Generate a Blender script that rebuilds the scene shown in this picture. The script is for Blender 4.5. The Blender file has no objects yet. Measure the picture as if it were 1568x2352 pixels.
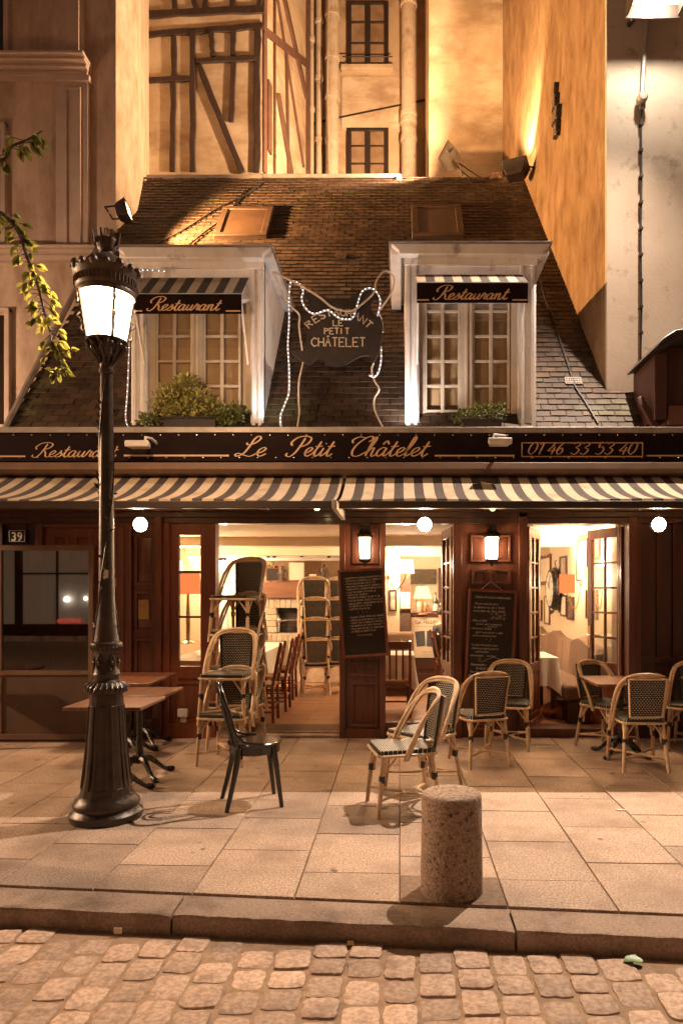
import bpy, bmesh, math, random
from mathutils import Vector, Matrix
R = math.radians
random.seed(7)
C = bpy.context.scene.collection
SC = bpy.context.scene

# ---------------------------------------------------------------- camera, world, exposure
cam_d = bpy.data.cameras.new('camera'); cam = bpy.data.objects.new('camera', cam_d); C.objects.link(cam)
cam.location = (0, 0, 1.6); cam.rotation_euler = (R(90), 0, 0)
cam_d.sensor_width = 36; cam_d.lens = 24.94
cam_d.shift_x = -0.0567; cam_d.shift_y = 0.0781
cam_d.clip_start = 0.05; cam_d.clip_end = 600
SC.camera = cam
w = bpy.data.worlds.new('World'); SC.world = w; w.use_nodes = True
nt = w.node_tree
sky = nt.nodes.new('ShaderNodeTexSky'); sky.sky_type = 'NISHITA'; sky.sun_disc = False
sky.sun_elevation = R(1.0); sky.sun_rotation = R(200)
tint = nt.nodes.new('ShaderNodeMixRGB'); tint.blend_type = 'MULTIPLY'; tint.inputs[0].default_value = 1
tint.inputs[2].default_value = (1.0, 0.55, 0.36, 1)          # the town's own light on the night sky
nt.links.new(sky.outputs[0], tint.inputs[1])
nt.links.new(tint.outputs[0], nt.nodes['Background'].inputs[0])
nt.nodes['Background'].inputs[1].default_value = 0.055
SC.view_settings.view_transform = 'Standard'; SC.view_settings.look = 'None'
SC.view_settings.exposure = 1.48; SC.view_settings.gamma = 1; SC.view_settings.use_curve_mapping = False
SC.cycles.use_denoising = True
SC.cycles.max_bounces = 8; SC.cycles.transparent_max_bounces = 12
SC.cycles.sample_clamp_indirect = 6
SC.cycles.caustics_reflective = False; SC.cycles.caustics_refractive = False

# ---------------------------------------------------------------- measuring helpers (photo measured at 1568 px wide)
F, VX, VY, H = 1630.7, 917.6, 1361.0, 1.6
def P(x, y, Y): return Vector(((x-VX)/F*Y, Y, H+(VY-y)/F*Y))
def px(x, Y): return (x-VX)/F*Y
def pz(y, Y): return H+(VY-y)/F*Y
YF = 7.78
RY0, RZ0, RS = 8.06, 3.483, 1.244                               # main roof: foot and slope
def roofp(x, y, off=0.0):
    k = (VY-y)/F
    Y = (RZ0-RS*RY0-H)/(k-RS)
    p = P(x, y, Y); n = Vector((0, -RS, 1)).normalized()
    return p+n*off

# ---------------------------------------------------------------- mesh helpers
class MB:
    def __init__(s): s.v = []; s.f = []
    def add(s, vs, fs):
        o = len(s.v); s.v += [tuple(v) for v in vs]; s.f += [tuple(i+o for i in f) for f in fs]; return s
    def box(s, x0, x1, y0, y1, z0, z1):
        return s.add([(x0,y0,z0),(x1,y0,z0),(x1,y1,z0),(x0,y1,z0),(x0,y0,z1),(x1,y0,z1),(x1,y1,z1),(x0,y1,z1)],
                     [(0,3,2,1),(4,5,6,7),(0,1,5,4),(1,2,6,5),(2,3,7,6),(3,0,4,7)])
    def obox(s, c, size, M):
        a, b, d = [t/2 for t in size]; c = Vector(c)
        vs = [c+M@Vector((x*a, y*b, z*d)) for z in (-1,1) for x, y in ((-1,-1),(1,-1),(1,1),(-1,1))]
        return s.add(vs, [(0,3,2,1),(4,5,6,7),(0,1,5,4),(1,2,6,5),(2,3,7,6),(3,0,4,7)])
    def bar(s, p, q, w, d, side=(0,1,0)):                         # beam from p to q; d measured along side
        p, q = Vector(p), Vector(q); z = (q-p); L = z.length; z.normalize()
        y = Vector(side); y = (y-z*y.dot(z)).normalized(); x = y.cross(z)
        M = Matrix((x, y, z)).transposed()
        return s.obox((p+q)/2, (w, d, L), M)
    def tube(s, pts, r, n=8, closed=False):
        pts = [Vector(p) for p in pts]; N = len(pts)
        rs = r if isinstance(r, (list, tuple)) else [r]*N
        def tan(i):
            if closed: return (pts[(i+1) % N]-pts[i-1]).normalized()
            return (pts[min(i+1, N-1)]-pts[max(i-1, 0)]).normalized()
        t = tan(0); u = t.orthogonal().normalized(); vs = []
        for i in range(N):
            t = tan(i); u = (u-t*u.dot(t)).normalized(); b = t.cross(u)
            vs += [pts[i]+(u*math.cos(2*math.pi*k/n)+b*math.sin(2*math.pi*k/n))*rs[i] for k in range(n)]
        fs = []
        for i in range(N if closed else N-1):
            j = (i+1) % N
            for k in range(n): fs.append((i*n+k, i*n+(k+1) % n, j*n+(k+1) % n, j*n+k))
        if not closed: fs += [tuple(range(n-1, -1, -1)), tuple((N-1)*n+k for k in range(n))]
        return s.add(vs, fs)
    def lathe(s, prof, n=24, c=(0,0,0), M=None, a0=0):
        c = Vector(c); vs = []
        for r, z in prof:
            for k in range(n):
                a = 2*math.pi*k/n+a0; v = Vector((r*math.cos(a), r*math.sin(a), z))
                vs.append(c+(M@v if M else v))
        fs = []
        for i in range(len(prof)-1):
            for k in range(n): fs.append((i*n+k, i*n+(k+1) % n, (i+1)*n+(k+1) % n, (i+1)*n+k))
        if prof[0][0] > 1e-4: fs.append(tuple(range(n-1, -1, -1)))
        if prof[-1][0] > 1e-4: fs.append(tuple((len(prof)-1)*n+k for k in range(n)))
        return s.add(vs, fs)
    def prism(s, poly, y0, y1):                                   # polygon in x,z pulled from y0 to y1
        n = len(poly)
        vs = [(x, y0, z) for x, z in poly]+[(x, y1, z) for x, z in poly]
        return s.add(vs, [tuple(range(n)), tuple(range(2*n-1, n-1, -1))]+[(i, n+i, n+(i+1) % n, (i+1) % n) for i in range(n)])
    def slab(s, poly, z0, z1):                                    # polygon in x,y pulled from z0 to z1
        n = len(poly)
        vs = [(x, y, z0) for x, y in poly]+[(x, y, z1) for x, y in poly]
        return s.add(vs, [tuple(range(n-1, -1, -1)), tuple(range(n, 2*n))]+[(i, (i+1) % n, n+(i+1) % n, n+i) for i in range(n)])
    def quad(s, a, b, c, d): return s.add([a, b, c, d], [(0,1,2,3)])
    def ball(s, c, r, n=10, sx=1, sy=1, sz=1):
        prof = [(max(1e-5, math.sin(math.pi*i/(n//2+2)))*r, -math.cos(math.pi*i/(n//2+2))*r) for i in range(n//2+3)]
        o = len(s.v); s.lathe(prof, n)
        s.v[o:] = [(c[0]+x*sx, c[1]+y*sy, c[2]+z*sz) for x, y, z in s.v[o:]]
        return s
    def move(s, d):
        s.v = [(x+d[0], y+d[1], z+d[2]) for x, y, z in s.v]; return s
    def xf(s, M): s.v = [tuple(M@Vector(v)) for v in s.v]; return s
    def build(s, name, mat, parent=None, bevel=0, local=False, sharp=38, seg=2):
        me = bpy.data.meshes.new(name); me.from_pydata(s.v, [], s.f); me.update()
        bm = bmesh.new(); bm.from_mesh(me); bmesh.ops.recalc_face_normals(bm, faces=bm.faces); bm.to_mesh(me); bm.free()
        for p in me.polygons: p.use_smooth = True
        me.set_sharp_from_angle(angle=R(sharp))
        if mat: me.materials.append(mat)
        o = bpy.data.objects.new(name, me); C.objects.link(o)
        if parent:
            o.parent = parent
            if not local:
                M = Matrix.Identity(4); q = parent
                while q: M = Matrix.LocRotScale(q.location, q.rotation_euler, q.scale)@M; q = q.parent
                o.matrix_basis = M.inverted()
        if bevel:
            m = o.modifiers.new('bevel', 'BEVEL'); m.width = bevel; m.segments = seg; m.limit_method = 'ANGLE'; m.angle_limit = R(40)
        return o
def tag(o, label=None, cat=None, group=None, kind=None):
    for k, v in (('label', label), ('category', cat), ('group', group), ('kind', kind)):
        if v: o[k] = v
    return o
def thing(name, label, cat, loc=(0,0,0), rz=0, group=None):
    o = bpy.data.objects.new(name, None); C.objects.link(o); o.empty_display_size = .1
    o.location = loc; o.rotation_euler = (0, 0, rz); return tag(o, label, cat, group)
def dup(o, loc=None, rz=None, label=None, parent=None):
    c = o.copy(); C.objects.link(c)
    if parent: c.parent = parent
    if loc is not None: c.location = loc
    if rz is not None: c.rotation_euler = (0, 0, rz)
    if label: c['label'] = label
    for ch in list(o.children): dup(ch, parent=c)
    return c
def cr(pts, k=6, closed=False):                                   # Catmull-Rom through points
    P_ = [Vector(p) for p in pts]; n = len(P_); out = []
    for i in range(n if closed else n-1):
        if closed: a, b, c, d = P_[i-1], P_[i], P_[(i+1) % n], P_[(i+2) % n]
        else: a, b, c, d = P_[max(i-1,0)], P_[i], P_[i+1], P_[min(i+2,n-1)]
        for j in range(k):
            t = j/k
            out.append(.5*((2*b)+(c-a)*t+(2*a-5*b+4*c-d)*t*t+(3*b-a-3*c+d)*t**3))
    if not closed: out.append(P_[-1])
    return out

# ---------------------------------------------------------------- materials
def _mix(nt, fac, a, b, mode='MIX'):
    m = nt.nodes.new('ShaderNodeMixRGB'); m.blend_type = mode
    for i, v in ((0, fac), (1, a), (2, b)):
        if hasattr(v, 'links') or hasattr(v, 'is_linked'): nt.links.new(v, m.inputs[i])
        elif i == 0: m.inputs[0].default_value = v
        else: m.inputs[i].default_value = (*v, 1)
    return m.outputs[0]
def _ramp(nt, val, lo, hi):
    r = nt.nodes.new('ShaderNodeMapRange'); r.inputs[1].default_value = lo; r.inputs[2].default_value = hi
    nt.links.new(val, r.inputs[0]); return r.outputs[0]
def _noise(nt, vec, scale, detail=5, rough=.6):
    n = nt.nodes.new('ShaderNodeTexNoise'); n.inputs['Scale'].default_value = scale
    n.inputs['Detail'].default_value = detail; n.inputs['Roughness'].default_value = rough
    nt.links.new(vec, n.inputs['Vector']); return n.outputs['Fac']
def M(name, c1, c2=None, rough=.6, scale=6, bump=0, bscale=40, metal=0, coat=0, stain=None, st=1.2, stlo=.52, sthi=.7,
      stretch=(1,1,1), spots=None, island=0, lo=.35, hi=.65, rvar=0, bdist=.01, spec=.5, sststretch=None):
    m = bpy.data.materials.new(name); m.use_nodes = True; nt = m.node_tree; b = nt.nodes['Principled BSDF']
    tc = nt.nodes.new('ShaderNodeTexCoord'); mp = nt.nodes.new('ShaderNodeMapping'); mp.inputs['Scale'].default_value = stretch
    nt.links.new(tc.outputs['Object'], mp.inputs[0]); vec = mp.outputs[0]
    n1 = _noise(nt, vec, scale)
    col = _mix(nt, _ramp(nt, n1, lo, hi), c1, c2 or tuple(x*.8 for x in c1))
    if stain:
        mp2 = nt.nodes.new('ShaderNodeMapping'); mp2.inputs['Scale'].default_value = sststretch or stretch
        nt.links.new(tc.outputs['Object'], mp2.inputs[0])
        n2 = _noise(nt, mp2.outputs[0], st, 7, .65); col = _mix(nt, _ramp(nt, n2, stlo, sthi), col, stain)
    if spots:
        n3 = _noise(nt, tc.outputs['Object'], spots[0], 3, .5); col = _mix(nt, _ramp(nt, n3, spots[1], spots[1]+.04), col, spots[2])
    if island:
        g = nt.nodes.new('ShaderNodeNewGeometry'); hv = nt.nodes.new('ShaderNodeHueSaturation')
        mr = nt.nodes.new('ShaderNodeMapRange'); mr.inputs[3].default_value = 1-island; mr.inputs[4].default_value = 1+island
        nt.links.new(g.outputs['Random Per Island'], mr.inputs[0]); nt.links.new(mr.outputs[0], hv.inputs['Value'])
        nt.links.new(col, hv.inputs['Color']); col = hv.outputs[0]
    nt.links.new(col, b.inputs['Base Color'])
    b.inputs['Roughness'].default_value = rough; b.inputs['Metallic'].default_value = metal
    b.inputs['Coat Weight'].default_value = coat; b.inputs['Coat Roughness'].default_value = .12
    b.inputs['Specular IOR Level'].default_value = spec
    if rvar:
        mr = nt.nodes.new('ShaderNodeMapRange'); mr.inputs[3].default_value = rough-rvar; mr.inputs[4].default_value = rough+rvar
        nt.links.new(n1, mr.inputs[0]); nt.links.new(mr.outputs[0], b.inputs['Roughness'])
    if bump:
        bp = nt.nodes.new('ShaderNodeBump'); bp.inputs['Strength'].default_value = bump; bp.inputs['Distance'].default_value = bdist
        nt.links.new(_noise(nt, vec, bscale, 6, .65), bp.inputs['Height']); nt.links.new(bp.outputs[0], b.inputs['Normal'])
    return m
def ME(name, col, strength, base=(.8,.8,.8)):
    m = bpy.data.materials.new(name); m.use_nodes = True; b = m.node_tree.nodes['Principled BSDF']
    b.inputs['Base Color'].default_value = (*base, 1)
    b.inputs['Emission Color'].default_value = (*col, 1); b.inputs['Emission Strength'].default_value = strength
    return m
def MG(name, col, strength, through=.45):                          # glowing diffuser that lets its lamp shine through
    m = bpy.data.materials.new(name); m.use_nodes = True; nt = m.node_tree
    for n in list(nt.nodes): nt.nodes.remove(n)
    o = nt.nodes.new('ShaderNodeOutputMaterial'); t = nt.nodes.new('ShaderNodeBsdfTransparent'); e = nt.nodes.new('ShaderNodeEmission')
    e.inputs[0].default_value = (*col, 1); e.inputs[1].default_value = strength
    mx = nt.nodes.new('ShaderNodeMixShader'); mx.inputs[0].default_value = 1-through
    nt.links.new(t.outputs[0], mx.inputs[1]); nt.links.new(e.outputs[0], mx.inputs[2]); nt.links.new(mx.outputs[0], o.inputs[0]); return m
def glass(name, tintc=(.9,.9,.9), refl=.1, rough=.02):
    m = bpy.data.materials.new(name); m.use_nodes = True; nt = m.node_tree
    for n in list(nt.nodes): nt.nodes.remove(n)
    o = nt.nodes.new('ShaderNodeOutputMaterial'); t = nt.nodes.new('ShaderNodeBsdfTransparent'); g = nt.nodes.new('ShaderNodeBsdfGlossy')
    t.inputs[0].default_value = (*tintc, 1); g.inputs['Roughness'].default_value = rough
    lw = nt.nodes.new('ShaderNodeLayerWeight'); lw.inputs[0].default_value = .3
    mr = nt.nodes.new('ShaderNodeMapRange'); mr.inputs[3].default_value = refl; mr.inputs[4].default_value = .7
    nt.links.new(lw.outputs['Facing'], mr.inputs[0])
    mx = nt.nodes.new('ShaderNodeMixShader'); nt.links.new(mr.outputs[0], mx.inputs[0])
    nt.links.new(t.outputs[0], mx.inputs[1]); nt.links.new(g.outputs[0], mx.inputs[2]); nt.links.new(mx.outputs[0], o.inputs[0])
    return m
def weave(name, axes, light=(.66,.59,.47), dark=(.008,.007,.007), bw=.026, rh=.017, mort=.0062):
    m = bpy.data.materials.new(name); m.use_nodes = True; nt = m.node_tree; b = nt.nodes['Principled BSDF']
    tc = nt.nodes.new('ShaderNodeTexCoord'); sp = nt.nodes.new('ShaderNodeSeparateXYZ'); cb = nt.nodes.new('ShaderNodeCombineXYZ')
    nt.links.new(tc.outputs['Object'], sp.inputs[0])
    nt.links.new(sp.outputs[axes[0]], cb.inputs[0]); nt.links.new(sp.outputs[axes[1]], cb.inputs[1])
    br = nt.nodes.new('ShaderNodeTexBrick'); nt.links.new(cb.outputs[0], br.inputs['Vector'])
    br.inputs['Scale'].default_value = 1; br.inputs['Brick Width'].default_value = bw; br.inputs['Row Height'].default_value = rh
    br.inputs['Mortar Size'].default_value = mort; br.inputs['Color1'].default_value = (*light, 1)
    br.inputs['Color2'].default_value = (*[c*.7 for c in light], 1); br.inputs['Mortar'].default_value = (*dark, 1)
    nt.links.new(br.outputs[0], b.inputs['Base Color']); b.inputs['Roughness'].default_value = .5
    bp = nt.nodes.new('ShaderNodeBump'); bp.inputs['Strength'].default_value = .6; bp.inputs['Distance'].default_value = .003
    bp.invert = True
    nt.links.new(br.outputs['Fac'], bp.inputs['Height']); nt.links.new(bp.outputs[0], b.inputs['Normal'])
    return m
def bricks(name, c1, c2, mortar, axes=(0,2), bw=.22, rh=.065, ms=.008, rough=.8):
    m = weave(name, axes, c1, mortar, bw, rh, ms); b = m.node_tree.nodes
    for n in b:
        if n.type == 'TEX_BRICK': n.inputs['Color2'].default_value = (*c2, 1)
        if n.type == 'BSDF_PRINCIPLED': n.inputs['Roughness'].default_value = rough
    return m

m_plaster_grey = M('stained_grey_plaster', (.68,.53,.43), (.54,.41,.32), .85, 2.5, .25, 30, stain=(.24,.15,.105), st=1.3, stlo=.45, sthi=.72, sststretch=(1.4,1.4,.35))
m_trim_grey = M('grey_stone_trim', (.58,.46,.40), (.48,.38,.33), .8, 4, .15, 40)
m_plaster_pale = M('pale_plaster', (.66,.54,.39), (.50,.37,.24), .85, 1.7, .3, 25, stain=(.26,.155,.085), st=1.0, stlo=.44, sthi=.74, sststretch=(.8,.8,1.7))
m_plaster_streak = M('streaked_plaster', (.66,.56,.44), (.46,.34,.22), .85, 3, .3, 30, stretch=(1.8,1.8,.6), stain=(.33,.21,.12), st=1.8, stlo=.52, sthi=.8)
m_ochre = M('ochre_streaked_render', (.35,.225,.12), (.25,.15,.07), .88, 2.6, .35, 30, stretch=(1.5,1.5,.7), stain=(.15,.075,.03), st=2.4, stlo=.46, sthi=.72, sststretch=(1.8,1.8,.8))
m_white_wall = M('white_painted_wall', (.58,.49,.40), (.49,.40,.31), .8, 1.2, .25, 25, stain=(.26,.19,.13), st=3.2, stlo=.56, sthi=.72)
m_timber = M('dark_timber', (.062,.034,.024), (.034,.019,.014), .8, 5, .5, 30, stretch=(3,3,1))
m_timber_red = M('red_brown_timber', (.16,.080,.05), (.11,.055,.035), .75, 5, .3, 30)
m_slate = M('roof_slate', (.090,.057,.038), (.048,.030,.021), .6, 3, .35, 45, spec=.25, stain=(.10,.095,.045), st=1.3, stlo=.56, sthi=.7, island=.32)
m_underslate = M('roof_underlay', (.02,.015,.012), rough=.9)
m_zinc = M('weathered_zinc', (.36,.32,.29), (.26,.22,.19), .5, 6, .15, 30, metal=.3)
m_wood = M('varnished_mahogany', (.140,.040,.018), (.075,.021,.010), .38, 2, .12, 12, stretch=(9,9,.7), coat=.35)
m_wood_dark = M('dark_varnished_wood', (.060,.017,.009), (.036,.011,.007), .42, 2, .12, 12, stretch=(9,9,.7), coat=.3)
m_wood_door = M('red_brown_door_wood', (.21,.055,.020), (.13,.033,.013), .4, 2, .1, 12, stretch=(8,8,.6), coat=.3)
m_black_sign = M('black_sign_paint', (.011,.006,.006), (.018,.010,.009), .6, 3, .05, 20, spec=.04)
m_gold = M('gold_sign_paint', (.62,.40,.22), (.55,.34,.18), .5, 20)
m_white_letter = M('cream_lettering', (.75,.68,.58), (.6,.53,.45), .6, 30)
m_chalk = M('chalk', (.72,.66,.60), (.45,.40,.36), .9, 60)
m_slateboard = M('blackboard', (.014,.011,.010), (.022,.017,.015), .75, 5)
m_white_frame = M('white_painted_timber', (.78,.74,.72), (.66,.62,.60), .5, 6, .3, 25, stain=(.26,.20,.16), st=4, stlo=.58, sthi=.72, stretch=(1,1,.5))
m_sash = M('cream_painted_sash', (.54,.45,.35), (.46,.38,.29), .5, 6, .2, 25)
m_brown_metal = M('brown_painted_metal', (.145,.085,.05), (.10,.055,.035), .5, 4, .1, 30)
m_dark_metal = M('dark_painted_metal', (.035,.022,.017), (.025,.016,.012), .45, 6, .1, 30)
m_lamp_cap_lit = M('lamp_post_paint_lit', (.11,.075,.055), (.075,.05,.038), .45, 14, .2, 40, metal=.1)  # lamp post paint made lighter: the light on the cap is in the colour
m_iron = M('black_cast_iron', (.020,.016,.014), (.035,.028,.024), .28, 20, .35, 60, metal=.2, rvar=.1)
m_lamp = M('lamp_post_paint', (.040,.027,.021), (.060,.042,.032), .33, 14, .3, 40, metal=.25, rvar=.1)
m_rattan = M('rattan_cane', (.70,.53,.36), (.50,.35,.21), .42, 14, .15, 50, island=.1)
m_rattan_band = M('black_cane_binding', (.015,.012,.012), rough=.35)
m_weave_back = weave('black_and_white_weave', (0,2))
m_weave_seat = weave('black_and_white_seat_weave', (0,1))
m_weave_dark = weave('dark_weave', (0,2), (.085,.065,.05), (.014,.010,.009))
m_bent = M('black_lacquered_beech', (.008,.007,.007), (.012,.010,.010), .2, 8, coat=.5)
m_cane_black = weave('black_cane_seat', (0,1), (.05,.04,.035), (.010,.008,.008), .016, .016, .004)
m_table = M('table_wood', (.24,.105,.055), (.16,.065,.035), .38, 2, .1, 14, stretch=(9,1,6), coat=.25)
m_granite = M('granite_slab', (.56,.43,.335), (.27,.19,.145), .7, 85, .5, 120, island=.17, stain=(.23,.155,.11), st=1.9, stlo=.45, sthi=.76, bdist=.004, lo=.40, hi=.60, spots=(6, .68, (.14,.09,.065)))
m_kerb = M('kerb_granite', (.47,.35,.27), (.23,.165,.125), .75, 75, .7, 80, island=.08, stain=(.13,.088,.065), st=3.5, stlo=.46, sthi=.75, bdist=.006, lo=.3, hi=.7)
m_joint = M('joint_sand', (.43,.30,.20), (.30,.20,.13), .95, 25, .5, 90, bdist=.01)
m_bed = M('pavement_joint', (.40,.285,.20), (.28,.19,.13), .95, 25, .4, 90)
m_sett = M('granite_sett', (.62,.45,.34), (.40,.28,.205), .7, 42, .6, 34, island=.26, stain=(.24,.155,.11), st=11, stlo=.5, sthi=.78, bdist=.008, lo=.40, hi=.62)
m_bollard = M('rough_granite', (.50,.385,.30), (.27,.19,.14), .85, 80, .9, 80, stain=(.08,.055,.04), st=34, stlo=.54, sthi=.66, bdist=.012, lo=.4, hi=.6)
m_cream = M('cream_wall', (.72,.60,.42), (.68,.55,.38), .85, 2, .05, 20)
m_ceiling = M('ceiling_paint', (.70,.58,.42), (.66,.54,.38), .85, 2)
m_tile_floor = M('terracotta_tile', (.34,.17,.085), (.27,.13,.065), .4, 5, .08, 40, island=.12)
m_cloth = M('white_tablecloth', (.78,.72,.62), (.72,.66,.56), .9, 5)
m_sofa = M('brown_upholstery', (.24,.15,.10), (.18,.11,.07), .9, 60, .3, 150)
m_stone = M('pale_firebrick', (.58,.48,.36), (.45,.36,.26), .85, 12, .3, 40, island=.15)
m_soot = bricks('sooty_brick', (.05,.035,.028), (.035,.025,.02), (.02,.015,.012))
m_beam = M('oak_mantel', (.24,.10,.045), (.15,.06,.028), .55, 3, .3, 20, stretch=(.8,8,8))
m_pic = M('faded_print', (.52,.43,.32), (.30,.22,.16), .6, 9, lo=.45, hi=.6)
m_pic_red = M('dark_print', (.10,.07,.06), (.38,.14,.08), .5, 14, lo=.5, hi=.6)
m_paper = M('paper', (.74,.66,.52), (.70,.61,.47), .7, 4)
m_clockface = M('clock_face', (.74,.70,.58), (.68,.63,.50), .5, 4)
m_brass = M('brass', (.45,.30,.12), rough=.3, metal=.9)
m_chrome = M('chrome', (.6,.58,.55), rough=.25, metal=.9)
m_glass = glass('window_glass', (.94,.93,.9), .05)
m_glass_dark = glass('smoked_glass', (.50,.42,.38), .10, .015)
def leafmat(name, c1, c2, tr):                                      # thin leaf: part of the light passes through
    m = M(name, c1, c2, .5, 8, island=.35); nt = m.node_tree; b = nt.nodes['Principled BSDF']; o = nt.nodes['Material Output']
    t = nt.nodes.new('ShaderNodeBsdfTranslucent'); t.inputs[0].default_value = (*tr, 1); mx = nt.nodes.new('ShaderNodeMixShader'); mx.inputs[0].default_value = .45
    nt.links.new(b.outputs[0], mx.inputs[1]); nt.links.new(t.outputs[0], mx.inputs[2]); nt.links.new(mx.outputs[0], o.inputs[0]); return m
m_leaf_tree = leafmat('tree_leaf', (.16,.17,.035), (.10,.12,.025), (.20,.20,.045))
m_leaf = M('leaf', (.18,.20,.05), (.10,.12,.03), .5, 8, island=.35)
m_leaf_yellow = M('yellow_green_leaf', (.36,.32,.08), (.20,.19,.05), .5, 8, island=.35)
m_bark = M('bark', (.10,.07,.05), (.06,.042,.03), .85, 20, .4, 60)
m_stripe_l = M('cream_canvas', (.46,.36,.25), (.39,.30,.20), .85, 3, .15, 120, stain=(.26,.18,.12), st=3, stlo=.55, sthi=.75)
m_stripe_d = M('charcoal_canvas', (.040,.027,.023), (.058,.040,.034), .85, 3, .15, 120)
m_pot = M('dark_planter', (.03,.02,.015), rough=.6)
m_skin = M('skin', (.55,.33,.22), (.50,.29,.19), .5, 8)
m_shirt = M('dark_shirt', (.03,.028,.03), rough=.85)
m_trouser = M('pale_trousers', (.42,.35,.27), rough=.85)
m_hair = M('brown_hair', (.05,.03,.02), rough=.6)
m_white_plastic = M('white_plastic', (.55,.50,.46), (.45,.40,.36), .5, 10)
m_cord = M('pale_cable', (.55,.46,.38), (.45,.36,.28), .5, 10)
m_darkcord = M('black_cable', (.012,.010,.010), rough=.5)
m_orange = M('orange_lampshade', (.65,.22,.09), (.6,.2,.08), .8, 5)

def lamp_light(name, kind, loc, energy, col, parent=None, target=None, size=.05, spot=60, blend=.15):
    d = bpy.data.lights.new(name, kind); d.energy = energy; d.color = col
    if kind in ('POINT', 'SPOT'): d.shadow_soft_size = size
    if kind == 'SPOT': d.spot_size = R(spot); d.spot_blend = blend
    o = bpy.data.objects.new(name, d); C.objects.link(o)
    Mw = Matrix.Translation(Vector(loc))
    if target is not None:
        Mw = Mw@(Vector(target)-Vector(loc)).to_track_quat('-Z', 'Y').to_matrix().to_4x4()
    if parent:
        o.parent = parent; Q = Matrix.Identity(4); q = parent
        while q: Q = Matrix.LocRotScale(q.location, q.rotation_euler, q.scale)@Q; q = q.parent
        o.matrix_basis = Q.inverted()@Mw
    else: o.matrix_basis = Mw
    return o
WARM = (1.0, .70, .40); ORANGE = (1.0, .52, .20); PALE = (1.0, .57, .26); COOL = (1.0, .84, .66)
E = dict(flood=38, street=160, glasslamp=8, room=212, upmid=920, upright=480, upleft=1250, wall=1650, jamb=26, lantern=5)

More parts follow.
